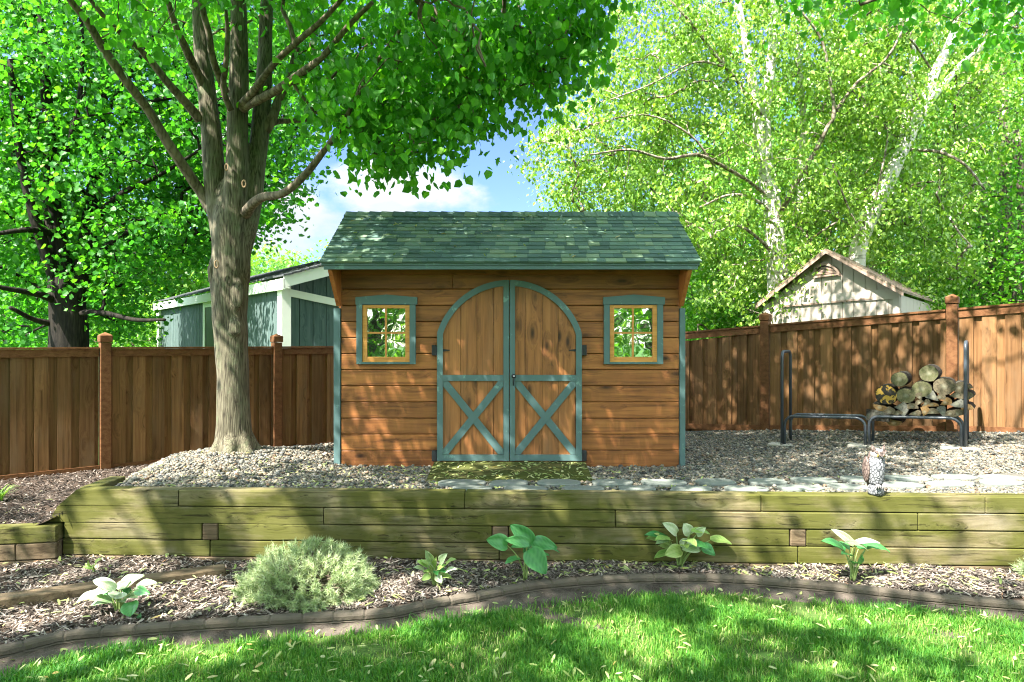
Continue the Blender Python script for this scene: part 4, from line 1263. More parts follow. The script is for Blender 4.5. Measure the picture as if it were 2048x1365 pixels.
# half round vent
mb = MB(); inn, outr = [], []
def vent(px, py, o=.0): 
    t, z = tz(px, py); return onwall(t, z, o)
for i in range(17):
    a = math.pi * i / 16
    inn.append(vent(1656 - 21 * math.cos(a), 547.5 - 3 * math.cos(a + math.pi) * -1 - 15.5 * math.sin(a), .001)); outr.append(vent(1656 - 26.5 * math.cos(a), 549 - 4 * math.cos(a + math.pi) * -1 - 22 * math.sin(a), .001))
mb.strip(inn, outr, -back_n * .05)
bar(mb, (1630, 553.5), (1682, 547), .03, .001, .055)
vn = mb.build('vent', M['taupe'], cream)
mb = MB()
for k in range(5):
    y = 546 - k * 3.0; hw = 20.5 * math.sqrt(max(0, 1 - ((k * 3.0) / 15.5) ** 2))
    bar(mb, (1656 - hw, y + 1.5), (1656 + hw, y - 1.5), .017, .004, .032)
mb.build('louvre', M['taupe'], vn)
mb = MB(); poly = inn
mb.add([p - back_n * .003 for p in inn], [tuple(range(len(inn)))]); mb.build('vent_backing', M['black'], vn)
# roof: two slabs with shingle courses
mb = MB()
ovf = -back_n * .09
farL = pk + sdn * sL
def slab(e0, e1, r0, r1, rows=14, seed=1):
    rg_ = random.Random(seed)
    for r in range(rows):
        t0, t1 = r / rows, min((r + 1.15) / rows, 1)
        s = 0
        while s < 1:
            e = min(s + rg_.uniform(.04, .1), 1)
            f = lambda s_, t: (e0.lerp(e1, s_)).lerp(r0.lerp(r1, s_), t)
            up = Vector((0, 0, .02)); up1 = Vector((0, 0, .008)); dn = Vector((0, 0, -.02))
            s2 = e - .002
            mb.hexa([f(s, t0) + dn, f(s2, t0) + dn, f(s2, t1) + dn, f(s, t1) + dn, f(s, t0) + up, f(s2, t0) + up, f(s2, t1) + up1, f(s, t1) + up1]); s = e
slab(le + ovf, le + ovf + sdn * (sL + .2), pk + ovf, pk + ovf + sdn * (sL + .2), seed=1)
slab(re_ + ovf, re_ + ovf + sdn * (sL + .2), pk + ovf, pk + ovf + sdn * (sL + .2), seed=2)
mb.build('roof', M['tanshingle'], cream)
for e0, extra in ((le, 0), (re_, 0)):
    mb = MB(); a = e0 + ovf * .98; b = pk + ovf * .98; n = back_n * .03
    mb.hexa([a + Vector((0, 0, -.075)), b + Vector((0, 0, -.075)), b + n + Vector((0, 0, -.075)), a + n + Vector((0, 0, -.075)),
             a + Vector((0, 0, -.022)), b + Vector((0, 0, -.022)), b + n + Vector((0, 0, -.022)), a + n + Vector((0, 0, -.022))]); mb.build('rake_board', M['taupe'], cream)
# ================================================================== TREES
def inpoly(px, py, poly):
    px = np.asarray(px); py = np.asarray(py); r = np.zeros(px.shape, bool)
    n = len(poly)
    for i in range(n):
        x1, y1 = poly[i]; x2, y2 = poly[(i + 1) % n]
        c = ((y1 > py) != (y2 > py)) & (px < (x2 - x1) * (py - y1) / (y2 - y1 + 1e-9) + x1)
        r ^= c
    return r
def proj(p):
    y = np.maximum(p[:, 1], .05)
    return CX + F * p[:, 0] / y, CY - F * (p[:, 2] - EYE) / y

# sun gaps in the canopies: rays that reach these places stay free of leaves
GAPS = []
def gap(p, r): GAPS.append((np.array(tuple(p)), r))
def gap_filter(pos, soft=.25, rg=RNG):
    keep = np.ones(len(pos), bool)
    for l, r in GAPS:
        v = pos - l; t = v @ SUN
        d = np.linalg.norm(v - t[:, None] * SUN, axis=1)
        rr = r * (1 + soft * rg.uniform(-1, 1, len(pos)))
        keep &= ~((d < rr) & (t > 1.0))
    return keep

TEMPL = {
 'heart': (np.array([(0, 0, 0), (.08, .36, .05), (.5, .44, .07), (1.0, 0, -.06), (.5, -.44, .07), (.08, -.36, .05), (.48, 0, -.015)]),
           np.array([(0, 6, 2, 1), (6, 3, 2, 2), (0, 5, 4, 6), (6, 4, 3, 3)])),
 'oval': (np.array([(0, 0, 0), (.4, .33, .05), (1.0, 0, -.05), (.4, -.33, .05)]), np.array([(0, 3, 2, 1)])),
 'maple': (np.array([(0, 0, 0), (.1, .5, .05), (.45, .42, .02), (.55, .62, .08), (1.0, 0, -.1), (.55, -.62, .08), (.45, -.42, .02), (.1, -.5, .05)]),
           np.array([(0, 4, 2, 1), (2, 4, 3, 3), (0, 7, 6, 4), (6, 5, 4, 4)])),
}
def leaves(name, pos, size, mat, parent, rg, shape='heart', droop=.6, flat=.7, rnd=None, smooth_=False):
    n = len(pos)
    az = rg.uniform(0, 2 * np.pi, n)
    d = np.stack([np.cos(az), np.sin(az), -droop * 2 * rg.uniform(.2, 1.2, n)], -1)
    d /= np.linalg.norm(d, axis=1)[:, None]
    up = np.stack([rg.normal(0, 1 - flat, n), rg.normal(0, 1 - flat, n), np.ones(n)], -1) + rg.normal(0, .35, (n, 3))
    s = np.cross(up, d); s /= np.linalg.norm(s, axis=1)[:, None] + 1e-9
    w = np.cross(d, s)
    T, Fc = TEMPL[shape]
    sz = size * rg.uniform(.5, 1.25, n)
    k = len(T)
    V = pos[:, None, :] + sz[:, None, None] * (T[None, :, 0:1] * d[:, None, :] + T[None, :, 1:2] * s[:, None, :] + T[None, :, 2:3] * w[:, None, :])
    tri = []
    for f in Fc:
        f = list(f)
        if f[2] == f[3]: tri.append(f[:3])
        else: tri += [[f[0], f[1], f[2]], [f[0], f[2], f[3]]]
    tri = np.array(tri)
    Fa = (np.arange(n)[:, None, None] * k + tri[None]).reshape(-1, 3)
    if rnd is None: rnd = rg.beta(2, 2.4, n)
    return np_mesh(name, V.reshape(-1, 3), Fa, mat, parent, smooth_, np.repeat(np.clip(rnd, 0, 1), k))

def grow_twigs(name, skel, clusters, mat, parent, rmin=.006, rmax=.03, seg=4):
    """join every leaf cluster to the nearest already grown wood"""
    skel = np.asarray(skel); cl = np.asarray(clusters)
    n = len(cl)
    d0 = np.array([np.min(np.linalg.norm(skel - c, axis=1)) for c in cl])
    order = np.argsort(d0)
    nodes = np.concatenate([skel, np.zeros((n, 3))]); cnt = len(skel)
    parent_i = np.full(len(nodes), -1); idx = {}
    for c in order:
        dd = np.linalg.norm(nodes[:cnt] - cl[c], axis=1)
        j = int(np.argmin(dd + .25 * np.maximum(0, nodes[:cnt, 2] - cl[c][2])))
        nodes[cnt] = cl[c]; parent_i[cnt] = j; cnt += 1
    load = np.ones(cnt)
    for k in range(cnt - 1, len(skel) - 1, -1):
        if parent_i[k] >= len(skel): load[parent_i[k]] += load[k]
    Vs, Fs, b = [], [], 0
    rg = np.random.default_rng(n)
    for k in range(len(skel), cnt):
        a = nodes[parent_i[k]]; c = nodes[k]; L = np.linalg.norm(c - a)
        if L < .02: continue
        m1 = a * .66 + c * .34 + rg.normal(0, .07, 3) * L + np.array((0, 0, .06 * L))
        m2 = a * .33 + c * .67 + rg.normal(0, .07, 3) * L + np.array((0, 0, .06 * L))
        r1 = min(rmax, rmin * load[k] ** .45 * 1.15); r0 = min(rmax * 1.2, r1 * 1.2)
        V, Fq = tube_np([a, m1, m2, c], [r0, r1, r1, r1 * .7], seg)
        Vs.append(V); Fs.append(Fq + b); b += len(V)
    if Vs: np_mesh(name, np.concatenate(Vs), np.concatenate(Fs), mat, parent, True)['kind'] = 'stuff'

def spray(cl, per, rad, rg, flat=.6):
    n = len(cl)
    k = rg.poisson(per, n)
    idx = np.repeat(np.arange(n), k)
    off = rg.normal(0, 1, (len(idx), 3)) * rad * rg.uniform(.6, 1.25, n)[idx][:, None]
    off[:, 2] *= flat
    return cl[idx] + off, idx

def ellsample(n, c, r, rg, shell=.35):
    d = rg.normal(0, 1, (n, 3)); d /= np.linalg.norm(d, axis=1)[:, None]
    q = rg.uniform(shell ** 3, 1, n) ** (1 / 3)
    return np.array(c) + d * q[:, None] * np.array(r)

def limb_mesh(mbs, pts, rads, seg, wob, seed): mbs.tube(pts, rads, seg, True, wob, seed)

# ---- sun gaps wanted (photo places on known ground/walls)
def gwall(px, py): 
    x = wx_of(px); D = wall_y(x); return P(px, py, D)
for px, py, r in ((210, 1005, .16), (270, 1015, .14), (430, 1010, .08), (480, 1020, .06), (1490, 1000, .07), (1530, 1050, .07), (1650, 1010, .09), (1690, 1060, .08), (1800, 1010, .08), (1840, 1060, .09), (1930, 1010, .1), (1970, 1070, .1), (200, 1070, .2), (300, 1085, .18), (400, 1100, .1), (1460, 1005, .08), (1420, 1000, .06)):
    gap(gwall(px, py), r)
for px, py, r in ((380, 1180, .3), (480, 1190, .3), (600, 1100, .3), (250, 1200, .28), (100, 1220, .28), (700, 1180, .25), (560, 1160, .3), (760, 1195, .2), (820, 1160, .18), (900, 1180, .14),
                  (160, 1140, .2), (300, 1130, .2), (1360, 1060, .14), (1700, 1080, .08), (1800, 1150, .25), (1900, 1150, .25), (1990, 1140, .14), (1690, 1130, .12), (1620, 1145, .1), (1960, 1170, .12)):
    gap(G(px, py, .1), r)
for px, py, r in ((250, 1320, .16), (350, 1300, .16), (440, 1300, .12), (180, 1340, .12), (500, 1290, .1), (1270, 1265, .2), (1330, 1285, .16), (1210, 1260, .12), (1600, 1235, .16), (1700, 1240, .18), (1800, 1250, .18), (1900, 1265, .2),
                  (1980, 1260, .2), (1480, 1225, .14), (1850, 1290, .12), (1440, 1260, .1), (1400, 1310, .1), (800, 1262, .1), (960, 1215, .09), (700, 1250, .07), (1120, 1340, .1), (1640, 1330, .08), (1780, 1340, .08), (2020, 1310, .12), (620, 1270, .1), (900, 1300, .07), (1540, 1280, .07)):
    gap(G(px, py, .02), r * 1.4)
for px, py, r in ((400, 940, .22), (350, 955, .18), (450, 930, .12), (620, 925, .12), (1990, 890, .5), (1930, 930, .35), (2040, 930, .4), (1870, 960, .2), (1900, 975, .2), (1990, 975, .25), (1800, 978, .14), (1400, 985, .1), (1240, 985, .1), (1060, 985, .08), (930, 940, .1), (1010, 955, .08), (1150, 930, .08), (1500, 983, .12)):
    gap(G(px, py, .62), r)
gap(ow_c + Vector((0, 0, .2)), .2)
for px, py, r in ((722, 700, .02), (735, 800, .035), (750, 860, .03), (705, 770, .02), (690, 890, .05)): gap(S(px, py), r)
for px, py, r, D in ((1985, 680, .2, 8.1), (1990, 760, .26, 8.05), (2010, 830, .25, 7.95), (2035, 700, .2, 7.9), (1950, 720, .14, 8.3), (1640, 850, .1, 9.3)): gap(P(px, py, D), r * .85)
for px, py, r in ((735, 440, .08), (690, 475, .05), (850, 500, .05), (1130, 450, .05), (1240, 460, .04), (760, 495, .04)): gap(P(px, py, 7.1), r)
# ---------------------------------------------------------------- linden
rg = np.random.default_rng(42)
base = P(470, 908, 7.3)
lin = thing('linden_tree', 'large linden with three stems rising from one thick trunk in the gravel', 'tree', base)
mb = MB()
sk = []
RS = .9
def addc(mb, spec, seg=12, wob=.05, per=5, sd=1):
    p, r = pxcurve(spec, per); r = [x * RS for x in r]; mb.tube(p, r, seg, True, wob, sd); sk.extend([np.array(q) for q in p]); return p
D = 7.3
addc(mb, [(470, 950, 66, D), (470, 922, 52, D), (469, 896, 41, D), (467, 850, 36.5, D), (466, 760, 34, D), (463, 690, 34.5, D), (459, 630, 37.5, D), (459, 575, 40, D), (463, 530, 41, D), (463, 480, 42, D), (463, 440, 42, D), (464, 400, 34, D), (466, 360, 20, D)], 28, .035, 7, 3)
for k in range(7):
    a_ = k * .9 + .3; c_ = np.array(P(470, 903, D)); d_ = np.array((math.cos(a_), math.sin(a_), 0))
    mb.tube([c_ + d_ * .10 + np.array((0, 0, .16)), c_ + d_ * .19 + np.array((0, 0, .03)), c_ + d_ * .33 + np.array((0, 0, -.08))], [.09, .07, .03], 10)
addc(mb, [(452, 540, 16, D), (444, 470, 24, D), (434, 410, 25, D), (429, 345, 23, D), (423, 270, 22, D), (417, 215, 20.5, D), (406, 120, 17.5, D), (399, 30, 15.5, D), (390, -150, 13, D - .1), (375, -400, 8, D - .3)], 18, .04, 6, 4)
addc(mb, [(466, 520, 24, D - .06), (469, 430, 28, D - .08), (473, 330, 24, D - .1), (475, 230, 22.5, D - .1), (478, 150, 20.5, D - .1), (478, 50, 18.5, D - .15), (474, -50, 16.5, D - .2), (468, -250, 12, D - .4), (462, -480, 7, D - .6)], 18, .04, 6, 5)
addc(mb, [(480, 540, 16, D), (490, 470, 23, D), (502, 410, 23, D), (513, 330, 20.5, D + .05), (521, 250, 20, D + .1), (528, 150, 17, D + .15), (532, 50, 15, D + .2), (538, -120, 11.5, D + .3), (548, -400, 7, D + .5)], 18, .04, 6, 6)
for px, py, rx_, rz_, ry_ in ((426, 545, .05, .15, .08), (474, 590, .08, .17, .05), (440, 605, .07, .16, .05), (470, 655, .08, .1, .04)):
    c = P(px, py, D - .17 + .12 * abs(px - 462) / 45); ellipsoid(mb, c, (rx_, ry_, rz_), 16, 12, lambda d: 1 + .06 * math.sin(d.z * 9))
tr_ = mb.build('trunk', M['lindenbark'], lin, True)
md = tr_.modifiers.new('remesh', 'REMESH'); md.mode = 'VOXEL'; md.voxel_size = .016; md.use_smooth_shade = True
md = tr_.modifiers.new('smooth', 'SMOOTH'); md.factor = .5; md.iterations = 7
M['scar'] = paint('pruning_scar_wood', (.30, .20, .12), .25, .8)
for px, py, rr, dd in ((453, 335, .026, -.20), (488, 368, .03, -.20), (433, 529, .03, -.27)):
    c = P(px, py, D + dd); mb = MB()
    th = [i * 2 * math.pi / 16 for i in range(17)]
    mb.tube([c + Vector((rr * .62 * math.cos(t), 0, rr * 1.25 * math.sin(t))) for t in th], [.008] * 17, 8, False)
    mb.build('branch_scar', M['scar'], lin, True)
branches = [
 [(424, 420, 16, D), (402, 385, 13.5, D - .05), (380, 353, 12.5, D - .15), (338, 290, 12, D - .35), (302, 229, 11.5, D - .5), (260, 172, 11, D - .7), (211, 105, 10.5, D - .9), (176, 46, 9, D - 1.05), (140, 0, 8, D - 1.2), (90, -80, 5, D - 1.4)],
 [(400, 240, 13, D - .05), (380, 215, 10.5, D - .15), (338, 169, 9.5, D - .35), (299, 120, 8.5, D - .5), (246, 70, 7, D - .7), (205, 30, 6, D - .9), (150, -40, 4, D - 1.1)],
 [(412, 190, 13, D), (397, 152, 11, D - .1), (380, 116, 10, D - .25), (359, 70, 8.5, D - .4), (345, 35, 7.5, D - .5), (325, -40, 5, D - .7)],
 [(452, 185, 9, D - .25), (441, 160, 8.5, D - .35), (425, 116, 8.5, D - .5), (418, 70, 8, D - .6), (405, 18, 7.5, D - .7), (395, -60, 5, D - .9)],
 [(462, 220, 8, D - .25), (449, 190, 7.5, D - .35), (447, 160, 7, D - .4), (452, 123, 6.5, D - .5), (455, 70, 5.5, D - .55), (452, 20, 4, D - .65)],
 [(483, 212, 11, D - .2), (500, 192, 9.5, D - .35), (520, 165, 9, D - .5), (555, 120, 8, D - .7), (598, 81, 7, D - .9), (643, 42, 6.5, D - 1.1), (690, -8, 5.5, D - 1.3)],
 [(486, 216, 13, D - .15), (505, 205, 11, D - .3), (534, 192, 10.5, D - .45), (577, 165, 10, D - .65), (615, 137, 9, D - .8), (650, 109, 8, D - 1.0), (696, 53, 6.5, D - 1.2), (745, 5, 5, D - 1.4)],
 [(530, 262, 15, D + .1), (545, 235, 12, D + .1), (556, 204, 10, D + .15), (577, 160, 8, D + .2), (590, 110, 6.5, D + .3), (615, 40, 5, D + .4)],
 [(540, 248, 8, D + .1), (560, 243, 6.5, D + .2), (598, 241, 6, D + .35), (650, 234, 5.5, D + .5), (696, 222, 5, D + .7), (770, 190, 4, D + 1.0), (860, 165, 3, D + 1.2)],
 [(490, 428, 15, D - .1), (506, 408, 11.5, D - .25), (527, 394, 10.5, D - .35), (566, 387, 10, D - .5), (612, 348, 9, D - .6), (650, 299, 7.5, D - .7), (682, 257, 6.5, D - .8), (705, 210, 5.8, D - .9), (750, 130, 5, D - 1.0), (810, 45, 4, D - 1.2), (870, -60, 3, D - 1.4)],
 # off-frame scaffold limbs of the same crown
 [(480, -160, 12, D - .3), (620, -260, 9, D - .6), (800, -330, 7, D - .9), (980, -330, 5, D - 1.0), (1120, -260, 3, D - 1.0)],
 [(540, -80, 10, D + .3), (660, -160, 8, D + .7), (820, -150, 6, D + 1.1), (980, -60, 4.5, D + 1.3), (1090, 40, 3, D + 1.3)],
 [(465, -200, 12, D - .4), (440, -420, 9, D - 1.2), (400, -800, 7, D - 2.2), (380, -1300, 5, D - 3.0)],
 [(390, -160, 12, D - .2), (260, -320, 9, D - .9), (60, -500, 7, D - 1.5), (-200, -700, 5, D - 2.0)],
 [(440, -150, 9, D + .2), (420, -280, 7, D + .9), (420, -330, 5, D + 1.7), (430, -300, 3, D + 2.4)],
]
RS = .82
for k, spec in enumerate(branches):
    mb = MB(); addc(mb, spec, 10, .07, 5, 20 + k); mb.build('branch', M['limbbark'], lin, True)
sk_l = np.array(sk)
LP = [(-1500, -3000), (3000, -3000), (1300, -170), (1225, -20), (1185, 45), (1150, 105), (1080, 150), (1000, 200), (925, 235), (880, 255), (845, 280), (800, 300), (765, 305), (745, 290), (735, 255), (700, 230),
      (640, 235), (590, 195), (570, 165), (540, 110), (400, 105), (330, 110), (250, 100), (170, 20), (110, -60), (-400, -200)]
cl = ellsample(2600, (-2.55, 6.7, 7.0), (4.7, 4.3, 3.7), rg, .25)
px, py = proj(cl)
keep = inpoly(px, py, LP) & (cl[:, 1] > 2.9) & (cl[:, 2] > 3.3)
keep &= ~((px > -50) & (px < 2100) & (py > -40) & (cl[:, 1] < 4.4))
keep &= ~((px > 365) & (px < 575) & (py > 20) & (cl[:, 1] < D + .6) & (rg.random(len(cl)) < .8))
cl = cl[keep][:980]
# hanging outer clusters that shape the lower right edge of the crown
low = []
for a, b, c_ in ((1180, 85, 6.4), (1140, 120, 6.2), (1085, 165, 6.4), (1010, 215, 6.5), (960, 235, 6.3), (900, 265, 6.4), (860, 290, 6.2), (790, 335, 6.3), (775, 300, 6.5), (820, 300, 6.4), (760, 260, 6.7), (700, 240, 6.6), (640, 225, 6.8),
                 (1120, 60, 6.3), (1060, 110, 6.6), (980, 170, 6.7), (900, 200, 6.4), (850, 230, 6.9), (800, 210, 6.6), (930, 120, 6.2), (1030, 40, 6.4), (870, 90, 6.5), (1170, 20, 6.2), (1210, -20, 6.2), (740, 170, 6.3), (690, 150, 6.9), (1140, 20, 6.8), (780, 130, 6.1),
                 (830, 150, 7.1), (950, 60, 7.0), (1000, 120, 6.9), (730, 210, 7.0), (1090, 90, 6.1), (860, 180, 7.2), (760, 90, 7.2), (900, 30, 6.1), (1170, 80, 6.9), (1040, 180, 6.9), (940, 200, 6.8), (830, 265, 6.7), (700, 90, 7.3), (650, 160, 7.4), (620, 60, 7.4)):
    for _ in range(3): low.append(np.array(P(a + rg.normal(0, 22), b + rg.normal(0, 15), c_ + rg.normal(0, .15))))
hi = ellsample(2500, (-1.9, 5.0, 7.2), (3.6, 2.6, 2.6), rg, .2)  # extra clusters above the frame, added to the crown to shade the shed
px, py = proj(hi)
hi = hi[(py < -70) & (hi[:, 1] > 2.6)][:330]
cl = np.concatenate([cl, hi, np.array(low)])
grow_twigs('twigs', sk_l[::2], cl, M['limbbark'], lin, .0045, .022)
pos, idx = spray(cl, 50, .22, rg, .7)
lowx = len(cl) - len(low)
px, py = proj(pos)
ok = gap_filter(pos, .25, rg)
ok &= ~((px > 362) & (px < 560) & (py > 30) & (pos[:, 1] < D + .4) & (rg.random(len(pos)) < .82))
ok &= ~((pos[:, 1] < 5.3) & (py > -20) & (rg.random(len(pos)) < .6))
ok &= ~((((px > 600) & (px < 1300) & (py > 385)) | ((px > 1225) & (px < 1700) & (py > 20))))
pos = pos[ok]; idx = idx[ok]
cr = rg.beta(2, 2.2, len(cl))
leaves('crown', pos, .084, M['lindenleaf'], lin, rg, 'heart', 1.0, .45, rnd=.4 * cr[idx] + .6 * rg.beta(1.3, 1.6, len(pos)))
print('linden leaves', len(pos))

RS = 1.0
# ---------------------------------------------------------------- traced background trees
def traced_tree(name, label, base, trunk_specs, branch_specs, region, ell, ncl, per, rad, size, bark, twig, leaf, shape, seed, zmin=1.0, group=None, dfilter=None, seg=12, extra=None, droop=.5, gapf=False, tw=(.006, .03)):
    global sk, RS
    RS = 1.0
    rg = np.random.default_rng(seed)
    t = thing(name, label, 'tree', base, group)
    sk = []
    mb = MB()
    for k, s in enumerate(trunk_specs): addc(mb, s, seg, .08, 5, seed + k)
    mb.build('trunk', bark, t, True)
    for k, s in enumerate(branch_specs):
        RS = .68 if name == 'birch_tree' else 1.0
        mb = MB(); addc(mb, s, 7, .08, 4, seed + 50 + k)
        mb.build('branch', twig, t, True)
    RS = 1.0
    cl = []
    for c, r, n in ell: cl.append(ellsample(n, c, r, rg, .3))
    cl = np.concatenate(cl)
    px, py = proj(cl)
    k = cl[:, 2] > zmin
    if region is not None: k &= inpoly(px, py, region)
    cl = cl[k][:ncl] if ncl else cl[k]
    if extra is not None: cl = np.concatenate([cl, extra])
    grow_twigs('twigs', np.array(sk)[::2], cl, twig, t, tw[0], tw[1])
    pos, idx = spray(cl, per, rad, rg, .7)
    if gapf:
        ok = gap_filter(pos, .25, rg); pos = pos[ok]; idx = idx[ok]
    cr = rg.beta(2, 2.2, len(cl))
    leaves('crown', pos, size, leaf, t, rg, shape, droop, .15, rnd=.42 * cr[idx] + .58 * rg.beta(1.2, 1.5, len(pos)))
    print(name, len(cl), len(pos))
    return t

# dark maple behind the left fence
Dm = 12.5
MP = [(-700, -1500), (640, -1500), (600, -100), (590, 80), (620, 180), (610, 300), (600, 400), (565, 440), (520, 480), (470, 495), (430, 515), (380, 540), (315, 560), (292, 600), (285, 690), (220, 690), (190, 640), (120, 640), (60, 690), (-700, 690)]
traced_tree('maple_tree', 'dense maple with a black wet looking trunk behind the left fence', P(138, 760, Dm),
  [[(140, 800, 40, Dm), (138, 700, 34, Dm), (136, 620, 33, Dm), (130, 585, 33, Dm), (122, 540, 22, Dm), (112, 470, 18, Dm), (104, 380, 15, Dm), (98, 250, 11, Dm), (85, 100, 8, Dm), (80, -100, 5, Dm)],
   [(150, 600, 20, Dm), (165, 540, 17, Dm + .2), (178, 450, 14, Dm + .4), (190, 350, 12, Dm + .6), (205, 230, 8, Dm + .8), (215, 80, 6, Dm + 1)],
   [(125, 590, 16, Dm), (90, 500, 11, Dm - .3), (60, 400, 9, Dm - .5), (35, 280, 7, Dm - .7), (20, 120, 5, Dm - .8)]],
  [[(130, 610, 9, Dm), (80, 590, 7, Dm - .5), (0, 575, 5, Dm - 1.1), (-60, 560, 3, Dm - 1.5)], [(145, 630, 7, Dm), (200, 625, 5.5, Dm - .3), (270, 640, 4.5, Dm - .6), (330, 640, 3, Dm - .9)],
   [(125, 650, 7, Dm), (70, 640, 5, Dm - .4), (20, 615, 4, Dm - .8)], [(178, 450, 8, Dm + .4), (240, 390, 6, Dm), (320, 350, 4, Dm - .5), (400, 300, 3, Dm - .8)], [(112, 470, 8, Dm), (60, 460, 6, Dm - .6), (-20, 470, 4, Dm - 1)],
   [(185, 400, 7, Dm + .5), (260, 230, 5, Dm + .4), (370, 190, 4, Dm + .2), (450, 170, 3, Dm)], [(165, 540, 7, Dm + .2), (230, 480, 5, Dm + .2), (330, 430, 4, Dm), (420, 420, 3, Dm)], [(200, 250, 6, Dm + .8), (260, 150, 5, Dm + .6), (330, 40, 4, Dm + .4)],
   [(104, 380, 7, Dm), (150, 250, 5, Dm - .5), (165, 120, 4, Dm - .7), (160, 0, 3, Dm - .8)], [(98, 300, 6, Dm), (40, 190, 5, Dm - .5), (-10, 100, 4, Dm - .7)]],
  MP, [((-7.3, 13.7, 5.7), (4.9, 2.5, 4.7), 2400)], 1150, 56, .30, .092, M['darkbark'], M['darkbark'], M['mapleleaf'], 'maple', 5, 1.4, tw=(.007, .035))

# white birches
Db = 13.2
BP = [(1275, -400), (1240, 20), (1190, 80), (1160, 150), (1130, 200), (1085, 240), (1062, 290), (1075, 360), (1110, 400), (1160, 430), (1290, 440), (1345, 440), (1400, 560), (1420, 650), (1560, 650), (1700, 600), (1760, 480), (1830, 380), (1860, 200), (1880, -400)]
exb = []
rgb = np.random.default_rng(3)
for a, b in ((1090, 300), (1085, 335), (1120, 270), (1130, 330), (1150, 380), (1110, 385), (1170, 210), (1180, 160), (1210, 110), (1230, 60), (1260, 30), (1200, 250), (1190, 400), (1240, 420), (1170, 330), (1220, 180), (1250, 120), (1230, 300), (1290, 90), (1330, 60), (1300, 160), (1360, 120), (1280, 220), (1340, 200), (1400, 180), (1310, 270), (1380, 250), (1440, 220), (1270, 340), (1340, 330), (1420, 300), (1260, 290), (1400, 380), (1320, 400), (1460, 120), (1420, 60), (1480, 290), (1390, 20)):
    for _ in range(2): exb.append(np.array(P(a + rgb.normal(0, 14), b + rgb.normal(0, 14), Db + rgb.normal(0, .5))))
traced_tree('birch_tree', 'white birch with a forked trunk rising straight behind the shed roof corner', P(1560, 760, Db),
  [[(1563, 800, 24, Db), (1560, 640, 21, Db), (1556, 560, 20, Db), (1549, 470, 19, Db), (1543, 410, 18, Db), (1534, 350, 15, Db), (1530, 270, 12, Db), (1533, 200, 11, Db), (1543, 120, 9, Db), (1549, 0, 7, Db), (1550, -150, 4, Db)],
   [(1536, 360, 10, Db), (1520, 300, 10, Db - .1), (1514, 230, 9.5, Db - .2), (1503, 150, 9, Db - .3), (1486, 60, 7.5, Db - .4), (1465, -60, 5, Db - .5)],
   [(1597, 440, 7, Db + .8), (1601, 330, 7, Db + .8), (1606, 230, 6, Db + .9), (1596, 100, 5, Db + .9), (1590, -50, 4, Db + 1)]],
  [[(1550, 455, 11, Db), (1575, 400, 8.5, Db - .3), (1602, 350, 8, Db - .5), (1630, 305, 7, Db - .7), (1655, 255, 6.5, Db - .9), (1668, 228, 6, Db - 1), (1660, 160, 4.5, Db - 1.1), (1643, 80, 4, Db - 1.2), (1600, 20, 3, Db - 1.3)],
   [(1668, 228, 5, Db - 1), (1715, 165, 4.5, Db - 1.1), (1775, 115, 4, Db - 1.2), (1820, 30, 3, Db - 1.4)],
   [(1540, 400, 6, Db), (1500, 365, 5.5, Db - .3), (1450, 335, 5.5, Db - .6), (1395, 310, 5.5, Db - .9), (1330, 318, 4.5, Db - 1.2), (1260, 300, 3.5, Db - 1.4), (1180, 310, 2.5, Db - 1.5)],
   [(1545, 430, 7, Db), (1510, 400, 5, Db - .3), (1460, 390, 4, Db - .5), (1400, 415, 3, Db - .7)],
   [(1528, 240, 6, Db - .2), (1480, 170, 5.5, Db - .6), (1430, 110, 5, Db - .9), (1385, 50, 4, Db - 1.1), (1340, 0, 3, Db - 1.2)],
   [(1450, 135, 4, Db - .8), (1390, 125, 3, Db - 1.0), (1300, 170, 2.5, Db - 1.2), (1220, 200, 2, Db - 1.3)],
   [(1430, 335, 3.5, Db - .6), (1380, 270, 3, Db - .8), (1290, 230, 2.5, Db - .9), (1180, 250, 2, Db - 1)],
   [(1556, 520, 6, Db), (1520, 480, 4.5, Db - .3), (1470, 450, 3.5, Db - .5), (1430, 470, 2.5, Db - .8)], [(1552, 540, 6, Db), (1620, 480, 4, Db - .3), (1680, 440, 3, Db - .5)]],
  BP, [((4.6, 13.9, 5.6), (5.5, 2.3, 5.0), 3400)], 1000, 72, .21, .09, M['birch'], M['birchtwig'], M['birchleaf'], 'oval', 9, 2.0, extra=np.array(exb), droop=.8, tw=(.005, .02))

